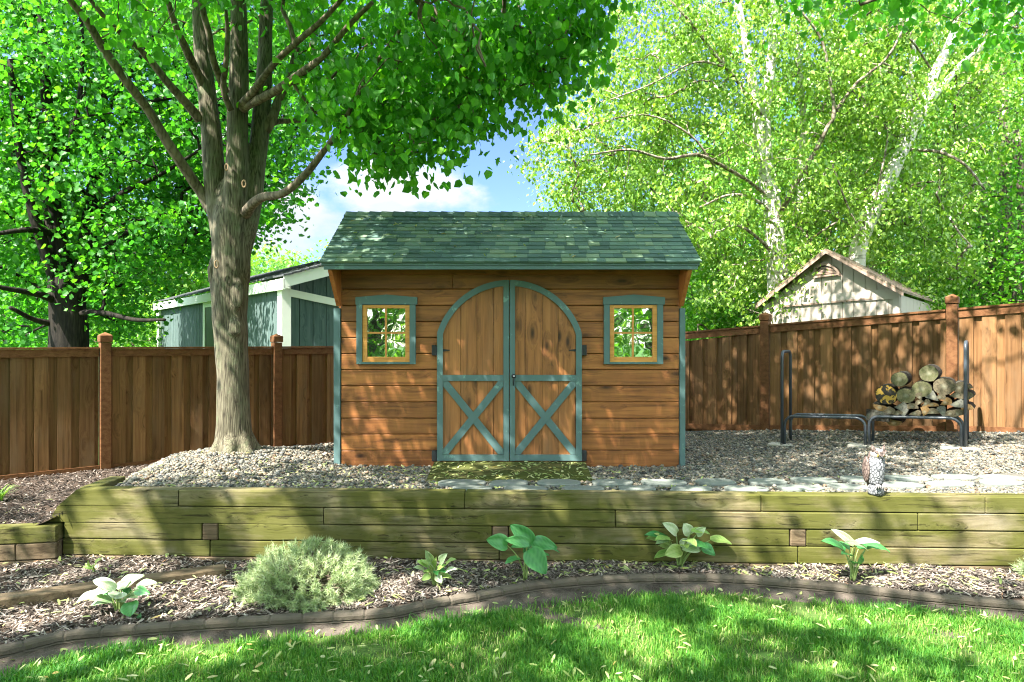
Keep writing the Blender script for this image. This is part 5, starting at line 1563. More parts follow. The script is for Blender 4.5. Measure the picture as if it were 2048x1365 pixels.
Dc = 12.6
BC = [(1640, -400), (1640, 150), (1660, 330), (1690, 480), (1640, 560), (1720, 620), (1900, 640), (1960, 480), (2000, 300), (2150, 150), (2200, -400)]
traced_tree('birch_tree', 'leaning white birch with a bright forked trunk behind the cream neighbour shed', P(1690, 760, Dc),
  [[(1695, 800, 22, Dc), (1705, 620, 18, Dc), (1712, 540, 16, Dc), (1720, 485, 16, Dc), (1742, 430, 16, Dc), (1772, 370, 14.5, Dc), (1798, 315, 13, Dc), (1818, 272, 12, Dc), (1848, 205, 10.5, Dc), (1868, 150, 9.5, Dc), (1893, 100, 8.5, Dc), (1912, 50, 7, Dc), (1935, -60, 5, Dc)],
   [(1822, 268, 8, Dc), (1848, 225, 7, Dc - .1), (1872, 188, 6.5, Dc - .1), (1930, 122, 5.5, Dc - .2), (1975, 85, 5, Dc - .3), (2030, 30, 4, Dc - .4), (2090, -40, 3, Dc - .5)],
   [(1798, 310, 8, Dc), (1806, 270, 7.5, Dc + .1), (1814, 215, 7, Dc + .2), (1820, 165, 6, Dc + .3), (1830, 60, 4.5, Dc + .4)]],
  [[(1745, 425, 4, Dc - .1), (1762, 350, 3, Dc - .3), (1775, 270, 2.5, Dc - .4), (1760, 240, 2, Dc - .5)], [(1820, 300, 5, Dc), (1880, 305, 4.5, Dc - .5), (1930, 330, 4, Dc - .8), (1970, 380, 3, Dc - 1)], [(1868, 150, 4, Dc), (1830, 90, 3, Dc - .3), (1780, 40, 2.5, Dc - .5)],
   [(1950, 105, 3, Dc - .3), (1975, 60, 2.5, Dc - .5), (2000, 0, 2, Dc - .6)], [(1725, 480, 4, Dc), (1690, 400, 3, Dc - .4), (1665, 330, 2.5, Dc - .6)]],
  BC, [((7.5, 13.8, 5.6), (3.0, 2.0, 4.7), 1500)], 480, 68, .22, .09, M['birch'], M['birchtwig'], M['birchleaf'], 'oval', 10, 2.0, droop=.8, tw=(.005, .02))

# grey stemmed tree at the far right
De = 15.5
traced_tree('grey_stem_tree', 'leafy tree with several slim grey stems at the right edge behind the birches', P(2000, 760, De),
  [[(1990, 780, 15, De), (1965, 640, 14, De), (1945, 560, 13, De), (1915, 470, 11, De), (1890, 380, 9, De), (1870, 280, 7, De)],
   [(2000, 780, 15, De), (2010, 600, 14, De), (2012, 450, 12, De), (2010, 300, 11, De), (2004, 180, 9, De), (2000, 50, 7, De), (1995, -80, 5, De)],
   [(1990, 700, 12, De + .3), (1985, 560, 11, De + .3), (1970, 440, 10, De + .4), (1940, 340, 9, De + .4), (1905, 250, 7, De + .5)],
   [(2010, 700, 11, De - .3), (2035, 560, 10, De - .3), (2045, 420, 9, De - .3), (2030, 260, 7, De - .3)]],
  [], [(1860, -500), (1850, 300), (1830, 480), (1880, 600), (1960, 650), (2400, 690), (2400, -500)], [((11.6, 15.8, 5.5), (3.6, 2.6, 5.2), 1400)], 620, 50, .3, .11, M['greybark'], M['greybark'], M['greenleaf'], 'oval', 12, 1.6, tw=(.006, .03))

# near tree standing just out of the photo on the right: its boughs hang into the top right corner
Dn = 5.2
traced_tree('overhanging_tree', 'tree outside the right edge whose large leaves hang into the top right corner', (7.0, 5.0, .8),
  [[(2900, 960, 60, 5.0), (2890, 700, 48, 5.0), (2860, 400, 42, 5.0), (2800, 100, 34, 5.0), (2700, -300, 26, 5.0), (2600, -800, 16, 5.0)]],
  [[(2800, 100, 18, 5.0), (2500, -80, 12, 5.1), (2200, -120, 9, 5.3), (1950, -70, 6, 5.5), (1720, 10, 3, 5.7)], [(2700, -300, 18, 5.0), (2400, -500, 12, 4.8), (2000, -600, 8, 4.6), (1600, -600, 4, 4.6)], [(2850, 300, 14, 5), (2500, 130, 9, 5.2), (2250, 70, 6, 5.4), (2070, 40, 4, 5.6)]],
  [(700, -3000), (1250, -150), (1480, -110), (1580, -40), (1680, 10), (1780, 40), (1900, 60), (2100, 130), (2300, 330), (2600, 400), (4000, 400), (4000, -3000)],
  [((4.3, 7.0, 7.3), (3.5, 4.7, 2.9), 1500)], 720, 42, .24, .09, M['limbbark'], M['limbbark'], M['lindenleaf'], 'heart', 13, 3.0, gapf=True, droop=1.0, tw=(.004, .018))

# ---------------------------------------------------------------- free-grown trees
def grown_tree(name, label, loc, height, crown, ncl, per, rad, size, bark, leaf, seed, r0=.2, group=None, gapf=False, shape='oval', clearview=False):
    rg = np.random.default_rng(seed); rr = random.Random(seed)
    t = thing(name, label, 'tree', loc, group)
    b = np.array(loc, dtype=float); (cz, rx_, ry_, rz_) = crown
    mb = MB(); skl = []
    top = b + np.array((rr.uniform(-.4, .4), rr.uniform(-.3, .3), height * .9))
    mid = b * .5 + top * .5 + np.array((rr.uniform(-.25, .25), 0, 0))
    p, r = curve([b - np.array((0, 0, .2)), b * .8 + top * .2, mid, top], [r0 * 1.25, r0, r0 * .6, r0 * .12], 8)
    mb.tube(p, r, 10, True, .08, seed); skl += p
    mb.build('trunk', bark, t, True)
    mb = MB()
    for k in range(9):
        i0 = rr.randint(int(len(p) * .25), int(len(p) * .85)); s = np.array(p[i0])
        a = rr.uniform(0, 6.28) if k > 3 else k * 1.6 + rr.uniform(-.4, .4)
        e = b + np.array((math.cos(a) * rx_ * .8, math.sin(a) * ry_ * .8, cz + rz_ * rr.uniform(-.4, .6)))
        m_ = s * .5 + e * .5 + np.array((0, 0, .1 * height * rr.uniform(-.3, .6)))
        q, r2 = curve([s, m_, e], [r[i0] * .55, r[i0] * .32, .012], 6); mb.tube(q, r2, 6, True, .06, seed + k); skl += q
    mb.build('branches', bark, t, True)
    cl = ellsample(ncl, b + np.array((0, 0, cz)), (rx_, ry_, rz_), rg, .45)
    # uneven outline: lobes pushed in and out
    d = cl - (b + np.array((0, 0, cz))); an = np.arctan2(d[:, 1], d[:, 0]); el = d[:, 2] / rz_
    f = 1 + .16 * np.sin(an * 3 + seed) + .13 * np.sin(an * 5 + el * 4 + seed * 2) + .1 * np.sin(el * 7 + seed)
    cl = b + np.array((0, 0, cz)) + d * f[:, None]
    cl = cl[cl[:, 2] > max(b[2] + .4, cz - rz_ * 1.05 + b[2] * 0)]
    if clearview:
        px, py = proj(cl); cl = cl[(cl[:, 1] < .2) | (py < -150) | (px < -200) | (px > 2250)]
    grow_twigs('twigs', np.array(skl)[::2], cl, bark, t, .007, .03)
    pos, idx = spray(cl, per, rad, rg, .7)
    if clearview:
        px, py = proj(pos); k = (pos[:, 1] < .1) | (py < -60) | (px < -80) | (px > 2130); pos = pos[k]; idx = idx[k]
    if gapf: ok = gap_filter(pos, .25, rg); pos = pos[ok]; idx = idx[ok]
    cr = rg.beta(2, 2.2, len(cl))
    leaves('crown', pos, size, leaf, t, rg, shape, .5, .5, rnd=.5 * cr[idx] + .5 * rg.beta(2, 2.4, len(pos)))
    return t
far = [
 (-120, 24, 9.5, 4.6, 'far maple at the left edge, seen dim behind the black trunk'), (150, 27, 9, 4.4, 'far tree filling the gap just right of the black maple trunk'), (330, 30, 7.2, 4.6, 'far bright tree seen low above the left fence before the garage'),
 (480, 34, 5.6, 3.6, 'far low tree seen over the garage roof beside the linden trunk'), (600, 38, 6.6, 3.8, 'far pale green tree over the garage roof beside the shed'),
 (690, 42, 6.0, 4.0, 'far rounded tree half hidden by the left end of the shed roof'),
 (1440, 26, 10.5, 4.8, 'far bright tree behind the birch above the right end of the shed roof'), (1330, 34, 8.2, 4.0, 'far tree peeping out past the birch at the shed ridge'),
 (1620, 22, 11, 4.4, 'far tall tree between the two birch trunks'), (1820, 24, 12, 4.8, 'far tall tree behind the leaning birch'), (2000, 21, 11, 4.0, 'far tall tree behind the grey stems at the right edge'), (2200, 24, 11, 4.6, 'far tree at the right edge of the photo, mostly out of view'),
]
for k, (px_, D_, h, rx_, lab) in enumerate(far):
    p = P(px_, 700, D_); rz_ = h * .47
    lf = M['farleaf'] if px_ > 300 else M['greenleaf']
    grown_tree('background_tree', lab, (p.x, D_, .1), h, (h * .53, rx_, rx_ * .8, rz_), 300, 60, .55, .21 if D_ < 30 else .26, M['greybark'], lf, 100 + k, .2, 'trees beyond the neighbouring yards')
# trees of the house side, behind the photographer: they shade the lawn and show in the window panes
grown_tree('shade_tree', 'broad shade tree on the lawn behind the camera, left side', (-5.4, -.4, 0), 10, (6.9, 4.3, 3.6, 2.7), 620, 52, .27, .11, M['greybark'], M['lindenleaf'], 201, .24, gapf=True, shape='heart', clearview=True)
grown_tree('shade_tree', 'second shade tree on the lawn behind the camera, in the middle', (-.6, -3.4, 0), 9, (6.6, 3.6, 3.0, 2.6), 420, 50, .28, .11, M['greybark'], M['greenleaf'], 202, .2, gapf=True, clearview=True)
for k, (x, y, h) in enumerate(((-9, -9, 9), (-3.5, -13, 10), (3, -12, 9), (8.5, -9, 9.5), (13, -4, 8))):
    grown_tree('shade_tree', ['leafy tree far behind the camera on the left', 'tall leafy tree far behind the camera, left of middle', 'leafy tree far behind the camera, right of middle', 'leafy tree far behind the camera on the right', 'leafy tree at the right side of the lawn behind the camera'][k],
               (x, y, 0), h, (h * .52, 3.4, 3.0, h * .46), 170, 60, .5, .2, M['greybark'], M['farleaf'], 210 + k, .2)
for k, (x, y, h) in enumerate(((-8, -6, 6.5), (-4.6, -7.5, 7), (4.6, -7, 6.5), (8.2, -5.6, 6))):
    grown_tree('garden_tree', ['low leafy tree behind the camera at the far left of the lawn', 'bushy tree behind the camera, left of the middle of the lawn', 'bushy tree behind the camera, right of the middle of the lawn', 'low leafy tree behind the camera at the far right of the lawn'][k],
               (x, y, 0), h, (h * .5, 2.3, 2.0, h * .5), 170, 60, .4, .15, M['greybark'], M['farleaf' if k % 2 else 'greenleaf'], 230 + k, .15)
# understorey shrubs behind the fences
def shrub(name, label, c, r, ncl, per, rad, size, leaf, seed, group=None):
    rg = np.random.default_rng(seed)
    t = thing(name, label, 'shrub', (c[0], c[1], .1), group)
    cl = ellsample(ncl, c, r, rg, .4); cl = cl[cl[:, 2] > .2]
    stem = [np.array((c[0] + .1 * k, c[1], .1 + .12 * k)) for k in range(6)]
    grow_twigs('stems', np.array(stem), cl, M['greybark'], t, .006, .03)
    pos, idx = spray(cl, per, rad, rg, .8); cr = rg.beta(2, 2.2, len(cl))
    leaves('foliage', pos, size, leaf, t, rg, 'oval', .5, .5, rnd=.5 * cr[idx] + .5 * rg.beta(2, 2.4, len(pos)))
for k, (px_, D_, zc, r, lab, lf) in enumerate((
    (-60, 16, 1.6, (2.2, 1.4, 1.9), 'dim leafy shrub low behind the left end of the left fence', 'mapleleaf'), (60, 18, 1.6, (1.8, 1.4, 1.9), 'dark shrub just left of the black maple trunk', 'mapleleaf'),
    (215, 19, 1.6, (1.7, 1.4, 1.9), 'bright shrub low over the left fence right of the black trunk', 'greenleaf'), (290, 24, 1.4, (2.0, 1.4, 2.0), 'pale sunlit shrub beside the far end of the garage', 'farleaf'),
    (1400, 14.5, 1.7, (1.5, 1.2, 1.9), 'bushy green shrub over the right fence next to the shed corner', 'greenleaf'), (1480, 16, 1.9, (1.6, 1.2, 2.1), 'green shrub beside the left eave of the cream shed', 'birchleaf'),
    (1920, 16, 1.9, (1.8, 1.2, 2.2), 'shrub just right of the cream shed roof', 'greenleaf'), (2060, 14, 1.9, (1.8, 1.2, 2.2), 'shrub over the right fence at the edge of the photo', 'greenleaf'))):
    p = P(px_, 685, D_); shrub('leafy_shrub', lab, (p.x, D_, zc), r, 120, 55, .3, .12, M[lf], 300 + k, 'shrubs behind the fences')

# ================================================================== GARDEN PLANTS
M['hostagreen'] = leafmat('hosta_green_leaf', [(0, (.02, .13, .03)), (1, (.09, .29, .08))], .22, .4, spec=.4, tgain=1.3)
M['hostapale'] = leafmat('hosta_pale_leaf', [(0, (.16, .27, .11)), (.5, (.33, .42, .24)), (1, (.48, .53, .38))], .22, .45, tgain=1.1)
M['hostalime'] = leafmat('hosta_lime_leaf', [(0, (.13, .28, .04)), (1, (.38, .46, .17))], .3, .45, tgain=1.3)
M['petiole'] = leafmat('pale_green_stalk', [(0, (.16, .24, .07)), (1, (.25, .33, .11))], .1, .5, tgain=1.0)
def hosta_leaf(t, s, e, w, nrm, mat, rnd, cup=.22, bend=.18):
    ax = e - s; L = ax.length; ax = ax / L
    n0 = Vector(nrm); n0 = (n0 - ax * n0.dot(ax)).normalized(); sd = ax.cross(n0).normalized()
    NU, NV = 12, 9; V = []; 
    for i in range(NU):
        u = i / (NU - 1)
        ww = w / 2 * (math.sin(math.pi * min(1, (u * .93 + .07)) ** .72) ** .75 if u < 1 else 0) 
        for j in range(NV):
            v = -1 + 2 * j / (NV - 1)
            rip = .012 * math.cos(v * 9.5) * math.sin(math.pi * u)
            h = cup * w * (abs(v) ** 1.6) * .5 + bend * L * (math.sin(math.pi * u * .85) - .2 * u) + rip * w * 3 + .03 * w * math.sin(u * 9 + v * 2)
            V.append(s + ax * (L * u) + sd * (ww * v) + n0 * h)
    Fq = [(i * NV + j, (i + 1) * NV + j, (i + 1) * NV + j + 1, i * NV + j + 1) for i in range(NU - 1) for j in range(NV - 1)]
    rv = np.array([rnd + (.4 if (k % NV in (0, NV - 1)) else (.22 if k % NV == NV // 2 else (-.16 if k % 2 else .1))) for k in range(len(V))])
    return np_mesh('leaf', [tuple(p) for p in V], Fq, mat, t, True, np.clip(rv, 0, 1))
def hosta(label, base, specs, D_, mat0, seed, nm='hosta', extra=0):
    """specs: start px,py, tip px,py, width px, facing, [material, start depth offset, tip depth offset]"""
    rr = random.Random(seed)
    b = G(base[0], base[1], .085); t = thing(nm, label, 'plant', b)
    D0_ = b.y; mbp = MB()
    for k, sp in enumerate(specs):
        sx, sy, tx, ty, w, fc = sp[:6]; mat = M[sp[6]] if len(sp) > 6 else mat0
        ds, dt = (sp[7], sp[8]) if len(sp) > 7 else (rr.uniform(-.05, .05), None)
        if dt is None: dt = ds + (-.06 if fc == 'c' else rr.uniform(-.06, .03))
        s = P(sx, sy, D0_ + ds); e = P(tx, ty, D0_ + dt)
        n = {'c': (0, -1, .55), 'u': (0, -.45, 1), 'l': (-.5, -.8, .6), 'r': (.5, -.8, .6)}[fc]
        hosta_leaf(t, s, e, w * D0_ / F * (1.15 if fc == 'c' else 1.35), n, mat, rr.uniform(.1, .75))
        q = b + Vector((rr.uniform(-.015, .015), rr.uniform(-.015, .015), -.01))
        m_ = q.lerp(s, .55) + Vector(((s.x - q.x) * -.12, 0, .02))
        p, r = curve([q, m_, s + (e - s) * .06], [.006, .0048, .003], 5); mbp.tube(p, r, 7)
    hh = max(P(0, sp[1], D0_).z for sp in specs) - b.z; ww_ = max(abs(P(sp[2], sp[3], D0_).x - b.x) for sp in specs)
    for k in range(extra):
        a = rr.uniform(-3.3, .2) if rr.random() < .7 else rr.uniform(0, 6.28); d = Vector((math.cos(a), math.sin(a) * .8, 0))
        f = rr.uniform(.35, .85)
        s = b + d * ww_ * .28 * f + Vector((0, 0, hh * f)); e = s + d * ww_ * rr.uniform(.35, .55) + Vector((0, 0, hh * rr.uniform(-.22, .12)))
        hosta_leaf(t, s, e, (e - s).length * rr.uniform(.5, .7), (d.x * .4, d.y * .4 - .25, 1), rr.choice((mat0, mat0, M['hostagreen'])), rr.uniform(.05, .6))
        p, r = curve([b, b.lerp(s, .5) + Vector((0, 0, .01)), s + (e - s) * .06], [.005, .0042, .003], 4); mbp.tube(p, r, 6)
    o = mbp.build('stalks', M['petiole'], t, True)
    a = o.data.attributes.new('rnd', 'FLOAT', 'POINT'); a.data.foreach_set('value', np.full(len(o.data.vertices), .5, dtype=np.float32))
    return t
hosta('hosta with big plain green rounded leaves in the middle of the mulch bed', (1050, 1156),
  [(1015, 1089, 970, 1081, 29, 'c'), (1066, 1088, 1018, 1050, 30, 'c', 'hostagreen', .03, .05), (1058, 1086, 1008, 1081, 20, 'c', 'hostagreen', -.03, -.06), (1064, 1083, 1116, 1098, 25, 'c'), (1057, 1100, 1092, 1150, 38, 'c', 'hostagreen', -.04, -.12), (1060, 1095, 1020, 1098, 14, 'u', 'hostagreen', .1, .08), (1075, 1092, 1118, 1108, 10, 'u', 'hostagreen', .1, .1), (1050, 1110, 1075, 1088, 22, 'c', 'hostagreen', .08, .12)], 5.2, M['hostagreen'], 1, extra=3)
hosta('hosta with upright sunlit lime and cream leaves against the timber wall', (1359, 1137),
  [(1354, 1067, 1321, 1046, 19, 'c', 'hostapale'), (1380, 1070, 1366, 1047, 22, 'c', 'hostapale', .03, .05), (1393, 1069, 1413, 1054, 15, 'c', 'hostapale'), (1382, 1062, 1419, 1071, 13, 'u', 'hostalime'), (1420, 1079, 1462, 1092, 17, 'u', 'hostalime'), (1401, 1092, 1428, 1113, 20, 'r', 'hostagreen'),
   (1400, 1092, 1362, 1101, 22, 'c', 'hostapale', -.05, -.1), (1337, 1080, 1311, 1091, 12, 'u', 'hostapale'), (1328, 1080, 1306, 1070, 10, 'u', 'hostalime'), (1362, 1099, 1328, 1112, 24, 'c', 'hostalime', -.05, -.09), (1348, 1101, 1316, 1094, 14, 'u', 'hostalime'), (1385, 1095, 1372, 1075, 18, 'c', 'hostalime'), (1360, 1090, 1385, 1082, 16, 'c', 'hostapale', .04, .04), (1375, 1100, 1398, 1080, 16, 'c', 'hostagreen', .08, .1)], 5.4, M['hostalime'], 2, extra=7)
hosta('hosta with spreading pointed blue green leaves below the owl', (1706, 1160),
  [(1686, 1097, 1640, 1086, 18, 'u', 'hostagreen'), (1708, 1090, 1659, 1059, 15, 'c', 'hostapale', .05, .1), (1709, 1086, 1760, 1090, 12, 'u', 'hostapale'), (1734, 1100, 1684, 1090, 14, 'u', 'hostapale', -.04, -.09), (1733, 1092, 1778, 1108, 15, 'u', 'hostagreen'), (1716, 1128, 1722, 1108, 12, 'c', 'hostagreen'), (1715, 1096, 1756, 1098, 16, 'u', 'hostagreen', .06, .08), (1700, 1098, 1668, 1090, 14, 'u', 'hostagreen', .1, .14)], 5.2, M['hostagreen'], 3, extra=3)
hosta('small hosta with cream edged ruffled leaves right of the pale pine bush', (868, 1176),
  [(862, 1122, 850, 1099, 14, 'c', 'hostapale'), (880, 1125, 897, 1106, 14, 'c', 'hostapale'), (892, 1129, 914, 1121, 12, 'u', 'hostalime'), (890, 1145, 916, 1141, 11, 'u', 'hostapale'), (849, 1141, 826, 1138, 11, 'u', 'hostapale'), (857, 1134, 833, 1124, 12, 'u', 'hostalime'), (881, 1154, 904, 1158, 11, 'u', 'hostalime'), (866, 1140, 874, 1112, 13, 'c', 'hostalime'), (860, 1150, 843, 1162, 13, 'c', 'hostalime', -.03, -.07), (874, 1152, 884, 1168, 13, 'c', 'hostapale', -.03, -.07), (868, 1140, 855, 1128, 12, 'u', 'hostapale'), (875, 1138, 893, 1132, 12, 'u', 'hostalime')], 5.1, M['hostalime'], 4, extra=8)
hosta('hosta with powdery blue white leaves beside the slanting buried timber', (239, 1226),
  [(228, 1179, 185, 1164, 20, 'u', 'hostapale'), (233, 1177, 197, 1163, 15, 'c', 'hostapale', -.05, -.08), (199, 1188, 154, 1209, 19, 'u', 'hostapale'), (216, 1183, 185, 1187, 15, 'u', 'hostapale'), (239, 1177, 290, 1155, 26, 'u', 'hostapale', .02, .1), (271, 1176, 316, 1170, 18, 'u', 'hostapale'), (272, 1180, 304, 1189, 17, 'c', 'hostagreen'), (240, 1185, 231, 1201, 34, 'c', 'hostapale', -.06, -.1), (262, 1204, 263, 1235, 31, 'c', 'hostagreen', -.05, -.1), (236, 1180, 262, 1163, 18, 'u', 'hostapale', -.02, .06), (222, 1195, 212, 1180, 20, 'c', 'hostagreen', .03, .05), (256, 1190, 262, 1175, 22, 'c', 'hostagreen', .05, .06), (278, 1230, 284, 1238, 10, 'c', 'hostagreen', -.06, -.1)], 4.6, M['hostapale'], 5, extra=6)
hosta('tiny weedy seedling with narrow leaves at the foot of the timber wall on the left', (187, 1146),
  [(185, 1135, 178, 1119, 8, 'c', 'hostalime'), (190, 1130, 209, 1115, 7, 'c', 'hostalime'), (184, 1138, 165, 1136, 7, 'u', 'hostalime'), (188, 1140, 190, 1128, 8, 'c', 'hostalime'), (180, 1136, 170, 1128, 6, 'u', 'hostalime')], 5.3, M['hostalime'], 6, 'seedling')

def pine(label, c, r, n, nl, needles, seed, name):
    rg = np.random.default_rng(seed); t = thing(name, label, 'shrub', (c[0], c[1], c[2]))
    d = rg.normal(0, 1, (n, 3)); d[:, 2] = np.abs(d[:, 2]) * .9 - .12; d /= np.linalg.norm(d, axis=1)[:, None]
    k = rg.uniform(.72, 1.02, n) * (1 + .08 * np.sin(d[:, 0] * 7 + seed) * np.cos(d[:, 1] * 6))
    tip = np.array(c) + d * k[:, None] * np.array(r); tip[:, 2] = np.maximum(tip[:, 2], c[2] + .02)
    ax = d * np.array((.8, .8, 1.0)) + rg.normal(0, .18, (n, 3)) + np.array((0, 0, .15)); ax /= np.linalg.norm(ax, axis=1)[:, None]
    Vs, Fs, b = [], [], 0
    for i in range(n):
        a = tip[i] - ax[i] * .12; cc = np.array(c) + (tip[i] - np.array(c)) * .35
        V, Fq = tube_np([cc, (cc + a) / 2, a, tip[i]], [.006, .004, .003, .002], 4); Vs.append(V); Fs.append(Fq + b); b += len(V)
    np_mesh('branches', np.concatenate(Vs), np.concatenate(Fs), M['limbbark'], t, True)
    m_ = n * needles; i = np.repeat(np.arange(n), needles)
    s = rg.uniform(0, 1, m_) ** .7
    base_ = tip[i] - ax[i] * ((1 - s) * .10)[:, None]
    nd_ = ax[i] * .75 + rg.normal(0, .55, (m_, 3)); nd_ /= np.linalg.norm(nd_, axis=1)[:, None]
    L = nl * rg.uniform(.6, 1.15, m_)
    sd = np.cross(nd_, rg.normal(0, 1, (m_, 3))); sd /= np.linalg.norm(sd, axis=1)[:, None]
    w = .0022
    V = np.stack([base_ - sd * w, base_ + sd * w, base_ + nd_ * L[:, None]], 1)
    cr = rg.beta(2, 2, n)
    np_mesh('needles', V.reshape(-1, 3), np.arange(m_ * 3).reshape(-1, 3), M['needle'], t, False, np.repeat(.5 * cr[i] + .5 * rg.random(m_), 3))
pb = G(597, 1196, .09)
pine('rounded dwarf pine bush with pale silvery needles in the mulch bed', (pb.x, pb.y + .16, .08), (.52, .40, .36), 680, .05, 80, 31, 'dwarf_pine')
pr = G(2052, 1150, .09)
pine('small green pine tuft cut off by the right edge of the mulch bed', (pr.x + .02, pr.y, .08), (.10, .1, .17), 40, .05, 70, 32, 'pine_seedling')

def tuft(label, c, n, L, seed, lean=1.0):
    rg = np.random.default_rng(seed); t = thing('ornamental_grass', label, 'plant', c)
    Vs, Fs, b = [], [], 0; c = np.array(tuple(c))
    for k in range(n):
        a = rg.uniform(0, 6.28); dr = np.array((math.cos(a), math.sin(a), 0)); l = L * rg.uniform(.6, 1.1); sdv = np.array((-dr[1], dr[0], 0)); w = .006 * rg.uniform(.7, 1.3)
        o = c + dr * rg.uniform(0, .05)
        for i in range(7):
            u = i / 6; p = o + dr * l * .75 * u ** 1.5 * lean + np.array((0, 0, l * (u - .55 * u ** 2.6))); ww = w * (1 - u ** 2) + .0005
            Vs += [p - sdv * ww, p + sdv * ww]
        Fs += [(b + 2 * i, b + 2 * i + 1, b + 2 * i + 3, b + 2 * i + 2) for i in range(6)]; b += 14
    np_mesh('blades', np.array(Vs), Fs, M['grass'], t, True, np.repeat(rg.uniform(.5, 1, n), 14))
g0 = G(-4, 1003, .345)
tuft('arching clump of green grass blades cut off by the left edge below the fence', g0, 46, .26, 41)

# ================================================================== STUFF: pebbles, chips, blades, fallen bracts
ICO = None
def ico():
    bm = bmesh.new(); bmesh.ops.create_icosphere(bm, subdivisions=1, radius=1)
    V = np.array([tuple(v.co) for v in bm.verts]); Fc = np.array([[v.index for v in f.verts] for f in bm.faces]); bm.free(); return V, Fc
def pebbles(n, seed):
    rg = np.random.default_rng(seed)
    x = rg.uniform(-4.4, 7.6, n); w0 = wall_y(x) + .13
    f = rg.uniform(0, 1, n) ** 1.5
    y1 = np.minimum(12.77 + .882 * x, 12.87 - .834 * x)
    y = w0 + np.maximum(y1 - w0, 0) * f
    px_, _ = CX + F * x / y, 0
    ok = (px_ > -30) & (px_ < 2080) & (y1 > w0)
    ok &= ~((x > -1.83) & (x < 1.78) & (y > 7.09) & (y < 9.52)) & ~((x > -.80) & (x < .755) & (y > 6.33) & (y < 7.1))
    ok &= ~((x > 1.75) & (y > 12.87 - .834 * x - .05)) & (x > mulch_edge(y) + rg.normal(0, .05, n))
    ok &= ~((np.abs(x) < 1.75) & (y > 7.1))
    for fx, fy, hw, hy in FLAGS: ok &= ~((((x - fx) / (hw * 1.03)) ** 4 + ((y - fy) / (hy * 1.05)) ** 4) < 1)
    x, y = x[ok], y[ok]; n = len(x)
    V0, F0 = ico()
    s = rg.uniform(.0065, .0145, n) * (1 + .7 * (rg.random(n) < .08))
    sc = np.stack([s * rg.uniform(.9, 1.5, n), s * rg.uniform(.8, 1.2, n), s * rg.uniform(.45, .8, n)], -1)
    a = rg.uniform(0, 6.28, n); ca, sa = np.cos(a), np.sin(a)
    L = V0[None] * sc[:, None, :] * (1 + rg.normal(0, .07, (n, len(V0), 1)))
    tl = rg.normal(0, .35, n)[:, None]
    lx = L[..., 0]; ly = L[..., 1]; lz = L[..., 2] + lx * tl
    X = x[:, None] + lx * ca[:, None] - ly * sa[:, None]; Y = y[:, None] + lx * sa[:, None] + ly * ca[:, None]
    Zc = zt(x, y) + s * rg.uniform(.1, 1.0, n)
    V = np.stack([X, Y, Zc[:, None] + lz], -1).reshape(-1, 3)
    Fa = (np.arange(n)[:, None, None] * len(V0) + F0[None]).reshape(-1, 3)
    o = np_mesh('pebbles', V, Fa, M['pebble'], None, True, np.repeat(rg.random(n), len(V0)))
    tag(o, 'river pebbles covering the raised terrace around the shed', 'gravel', kind='stuff')
    print('pebbles', n)
pebbles(230000, 51)

def flakes(name, x, y, z, L, w, mat, rg, label, cat, tilt=.35, rnd=None, curl=.2, lift=0.0):
    n = len(x); a = rg.uniform(0, 6.28, n)
    d = np.stack([np.cos(a), np.sin(a), rg.normal(0, tilt, n)], -1); d /= np.linalg.norm(d, axis=1)[:, None]
    s = np.stack([-np.sin(a), np.cos(a), rg.normal(0, tilt, n)], -1)
    u = np.cross(d, s)
    T = np.array([(-.5, -.22, 0), (-.5, .22, 0), (-.1, -.5, .1), (-.1, .5, .1), (.3, -.4, .04), (.3, .4, .04), (.5, 0, -.12)])
    Fc = np.array([(0, 2, 3), (0, 3, 1), (2, 4, 5), (2, 5, 3), (4, 6, 5)])
    c = np.stack([x, y, z + lift], -1)
    V = c[:, None, :] + d[:, None, :] * (T[None, :, 0:1] * L[:, None, None]) + s[:, None, :] * (T[None, :, 1:2] * w[:, None, None]) + u[:, None, :] * (T[None, :, 2:3] * (L * curl)[:, None, None])
    Fa = (np.arange(n)[:, None, None] * 7 + Fc[None]).reshape(-1, 3)
    o = np_mesh(name, V.reshape(-1, 3), Fa, mat, None, False, np.repeat(rg.random(n) if rnd is None else rnd, 7))
    tag(o, label, cat, kind='stuff'); return o
rg = np.random.default_rng(61)
n = 46000; x = rg.uniform(-4.6, 4.9, n); f = rg.random(n)
y0 = edging_y(x) + .05; y1 = wall_y(x) + .0; y = y0 + (y1 - y0) * f; z = zbed(x, y) + rg.uniform(0, .022, n)
n2 = 16000; x2 = rg.uniform(-6.6, -3.7, n2); y2 = rg.uniform(5.72, 8.6, n2)
ok = (x2 < mulch_edge(y2) + rg.normal(0, .05, n2)) & (y2 < 12.77 + .882 * x2 - .03)
x2, y2 = x2[ok], y2[ok]; z2 = np.where(x2 < -4.9, .345, mulch_top(x2, y2)) + rg.uniform(0, .02, len(x2))
X = np.concatenate([x, x2]); Y = np.concatenate([y, y2]); Zz = np.concatenate([z, z2]); n = len(X)
flakes('mulch_chips', X, Y, Zz, rg.gamma(4, .009, n) + .012, rg.uniform(.005, .014, n), M['chip'], rg, 'shredded bark chips covering the planting bed', 'mulch', .3, rnd=np.where(np.arange(n) < 46000, rg.random(n), rg.random(n) ** 2.2 * .8))

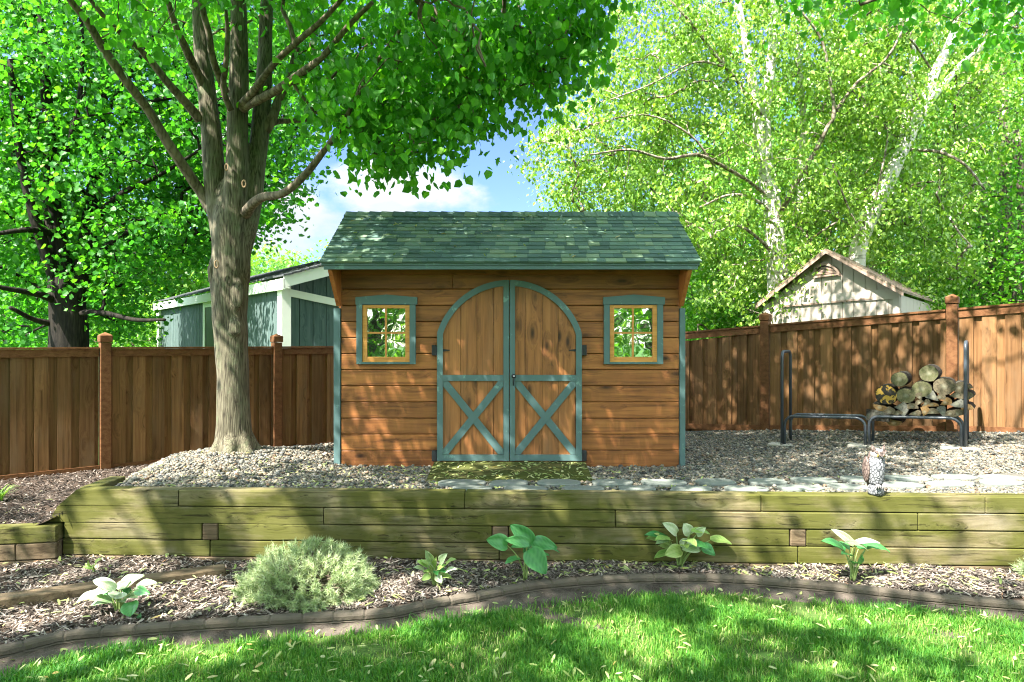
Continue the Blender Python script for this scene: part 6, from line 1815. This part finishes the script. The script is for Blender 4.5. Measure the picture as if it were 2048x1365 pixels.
# fallen linden bracts: scattered on lawn, ramp, gravel, mulch and roof
xs_, ys_, zs_ = [], [], []
def sc(n, fx, fy, fz):
    x = fx(n); y = fy(x, n); xs_.append(x); ys_.append(y); zs_.append(fz(x, y))
sc(420, lambda n: rg.uniform(-3.4, 3.9, n), lambda x, n: 3.4 + (edging_y(x) - 3.4 - .05) * rg.random(n), lambda x, y: np.where(y < grass_y(x), .045, .022) + 0 * x)
sc(900, lambda n: rg.uniform(-4.3, 4.6, n), lambda x, n: edging_y(x) + .06 + (wall_y(x) - edging_y(x) - .06) * rg.random(n), lambda x, y: zbed(x, y) + .03)
sc(330, lambda n: rg.uniform(-.78, .74, n), lambda x, n: rg.uniform(6.36, 7.02, n), lambda x, y: .615 + (y - 6.34) / .70 * .053 + .006)
sc(900, lambda n: rg.normal(-.9, 1.5, n), lambda x, n: wall_y(x) + .05 + rg.random(n) ** 1.3 * 1.35, lambda x, y: zt(x, y) + .022)
sc(90, lambda n: rg.uniform(-1.8, 1.8, n), lambda x, n: rg.uniform(6.72, 7.7, n), lambda x, y: eave_z + slope * (y - eave_y) + .025)
X = np.concatenate(xs_); Y = np.concatenate(ys_); Zz = np.concatenate(zs_); n = len(X)
ok = ~((Zz < 1.5) & (Y > 7.06) & (np.abs(X) < 1.85)); X, Y, Zz = X[ok], Y[ok], Zz[ok]; n = len(X)
flakes('fallen_leaves', X, Y, Zz, rg.uniform(.032, .075, n), rg.uniform(.010, .021, n), M['bract'], rg, 'pale fallen linden bracts and small leaves littering lawn, gravel, ramp and roof', 'fallen leaves', .3, curl=.35)

def grass(n, seed):
    rg = np.random.default_rng(seed)
    x = rg.uniform(-4.2, 4.6, n); y = grass_y(x) - (rg.random(n) ** 1.15) * 1.95 + rg.normal(0, .035, n)
    px_, py_ = CX + F * x / np.maximum(y, .1), 0
    # thin and worn patches
    pt = np.array([mnoise.noise(Vector((a * 1.6, b * 1.9, 3.3))) for a, b in zip(x, y)])
    pf = np.array([mnoise.noise(Vector((a * 7, b * 7, 1.3))) for a, b in zip(x, y)])
    edge = smooth(0, .16, grass_y(x) - y)
    ok = (px_ > -60) & (px_ < 2110) & (rg.random(n) < np.clip(.72 + 1.25 * pt + .8 * pf, .08, 1) * (.35 + .65 * edge))
    x, y, pt, pf = x[ok], y[ok], pt[ok], pf[ok]; n = len(x)
    h = rg.uniform(.03, .07, n) * (1 + .5 * pt + .3 * pf); a = rg.uniform(0, 6.28, n)
    lean = rg.uniform(.1, .9, n); w = rg.uniform(.0016, .0034, n)
    dr = np.stack([np.cos(a), np.sin(a), 0 * a], -1); sd = np.stack([-np.sin(a), np.cos(a), 0 * a], -1)
    b = np.stack([x, y, 0 * x - .004], -1); up = np.array((0, 0, 1.0))
    m_ = b + dr * (h * lean * .35)[:, None] + up * (h * .6)[:, None]; tp_ = b + dr * (h * lean)[:, None] + up * (h * (1.05 - .35 * lean))[:, None]
    V = np.stack([b - sd * w[:, None], b + sd * w[:, None], m_ - sd * w[:, None] * .8, m_ + sd * w[:, None] * .8, tp_], 1)
    Fa = (np.arange(n)[:, None, None] * 5 + np.array([(0, 1, 3), (0, 3, 2), (2, 3, 4)])[None]).reshape(-1, 3)
    rn = np.clip(rg.beta(1.5, 2.0, n) + .06 - .5 * pt - .3 * pf, 0, 1)
    o = np_mesh('grass', V.reshape(-1, 3), Fa, M['grass'], None, False, np.repeat(rn, 5))
    tag(o, 'short green lawn grass in front of the garden edging', 'grass', kind='stuff'); print('grass', n)
grass(210000, 71)

# ================================================================== CAMERA, LIGHT, SKY
cam = bpy.data.cameras.new('camera'); co_ = bpy.data.objects.new('camera', cam); C.objects.link(co_)
co_.location = (0, 0, EYE); co_.rotation_euler = (math.radians(90), 0, 0)
cam.sensor_width = 36; cam.lens = F / 2048 * 36; cam.shift_y = 2.5 / 2048
cam.clip_start = .05; cam.clip_end = 2000
scene.camera = co_
SUN_STRENGTH, SKY_STRENGTH, EXPOSURE = 4.2, .15, 2.76
el = math.asin(SUN[2]); az = math.atan2(SUN[0], SUN[1])
sl = bpy.data.lights.new('sun', 'SUN'); sl.energy = SUN_STRENGTH; sl.angle = math.radians(.53); sl.color = (1.0, .94, .86)
so_ = bpy.data.objects.new('sun', sl); C.objects.link(so_); so_.location = (-6, -6, 12)
so_.rotation_euler = Vector(SUN).to_track_quat('Z', 'Y').to_euler()
w = bpy.data.worlds.new('World'); scene.world = w; w.use_nodes = True
nt = w.node_tree; nt.nodes.clear()
out = nt.nodes.new('ShaderNodeOutputWorld')
sky = nt.nodes.new('ShaderNodeTexSky'); sky.sky_type = 'NISHITA'; sky.sun_disc = False
sky.sun_elevation = el; sky.sun_rotation = az; sky.air_density = 1.0; sky.dust_density = 1.0; sky.ozone_density = 1.0; sky.altitude = 250
tc = nt.nodes.new('ShaderNodeTexCoord').outputs['Generated']
sp = nd(nt, 'ShaderNodeSeparateXYZ', {0: tc})
yy = mth(nt, 'MAXIMUM', sp.outputs['Y'], .05)
u = mth(nt, 'DIVIDE', sp.outputs['X'], yy); v = mth(nt, 'DIVIDE', sp.outputs['Z'], yy)
def blob(u0, v0, a, b):
    du = mth(nt, 'DIVIDE', mth(nt, 'SUBTRACT', u, u0), a); dv = mth(nt, 'DIVIDE', mth(nt, 'SUBTRACT', v, v0), b)
    return mth(nt, 'SUBTRACT', 1.0, mth(nt, 'ADD', mth(nt, 'MULTIPLY', du, du), mth(nt, 'MULTIPLY', dv, dv)))
def pxb(px, py, hw, hh): return blob((px - CX) / F, (CY - py) / F, hw / F, hh / F)
bl = mth(nt, 'MAXIMUM', pxb(790, 385, 225, 82), pxb(580, 440, 170, 110))
bl = mth(nt, 'MAXIMUM', bl, pxb(1130, 270, 60, 26)); bl = mth(nt, 'MAXIMUM', bl, pxb(420, 330, 160, 120))
cn = noise(nt, mapping(nt, tc, (1, 1, 1.7)), 9.0, 7, .58)
dens = mth(nt, 'ADD', bl, mth(nt, 'MULTIPLY', mth(nt, 'SUBTRACT', cn, .5), 2.2))
front = nd(nt, 'ShaderNodeMapRange', {'Value': sp.outputs['Y'], 'From Min': .05, 'From Max': .2}).outputs[0]
cf = mth(nt, 'MULTIPLY', nd(nt, 'ShaderNodeMapRange', {'Value': dens, 'From Min': .2, 'From Max': .85}, interpolation_type='SMOOTHSTEP').outputs[0], front)
gen = nd(nt, 'ShaderNodeMapRange', {'Value': noise(nt, mapping(nt, tc, (1, 1, 2.2), loc=(3.1, 1.7, .4)), 2.6, 6, .6), 'From Min': .40, 'From Max': .60, 'To Max': .92}, interpolation_type='SMOOTHSTEP').outputs[0]
back_ = nd(nt, 'ShaderNodeMapRange', {'Value': mth(nt, 'SUBTRACT', sp.outputs['Y'], sp.outputs['Z']), 'From Min': .15, 'From Max': -.3}).outputs[0]
cf2 = mth(nt, 'MULTIPLY', gen, back_)  # unseen cloud cover overhead and behind, thickened to whiten the skylight
cs = noise(nt, mapping(nt, tc, (1, 1, 2.4), loc=(0, 0, .05)), 14.0, 5, .55)
grey_ = nd(nt, 'ShaderNodeMapRange', {'Value': mth(nt, 'ADD', v, mth(nt, 'MULTIPLY', mth(nt, 'SUBTRACT', cs, .5), .22)), 'From Min': .17, 'From Max': .27}).outputs[0]
CLB = .32
ccol = mixc(nt, grey_, (2.9 * CLB, 3.1 * CLB, 3.4 * CLB), (4.6 * CLB, 4.6 * CLB, 4.6 * CLB))
ft = nd(nt, 'ShaderNodeMapRange', {'Value': mth(nt, 'SUBTRACT', sp.outputs['Y'], mth(nt, 'MULTIPLY', sp.outputs['Z'], .5)), 'From Min': .15, 'From Max': .75}, interpolation_type='SMOOTHSTEP').outputs[0]
skb = mixc(nt, 1.0, sky.outputs[0], mixc(nt, ft, (1.0, 1.0, 1.0), (.195, .23, .335)), 'MULTIPLY')
skc = mixc(nt, cf2, mixc(nt, cf, skb, ccol), (4.4, 4.25, 4.05))
bg = nd(nt, 'ShaderNodeBackground', {'Color': skc, 'Strength': SKY_STRENGTH}).outputs[0]
nt.links.new(bg, out.inputs[0])
vs_ = scene.view_settings; scene.display_settings.display_device = 'sRGB'
vs_.view_transform = 'Standard'; vs_.look = 'None'; vs_.exposure = EXPOSURE; vs_.gamma = 1.0; vs_.use_curve_mapping = False
cy = scene.cycles
cy.max_bounces = 7; cy.diffuse_bounces = 4; cy.glossy_bounces = 3; cy.transmission_bounces = 5; cy.caustics_reflective = False; cy.caustics_refractive = False
cy.use_denoising = True; cy.denoising_prefilter = 'ACCURATE'; cy.pixel_filter_type = 'BLACKMAN_HARRIS'; cy.filter_width = 1.1; cy.sample_clamp_indirect = 6
scene.render.film_transparent = False
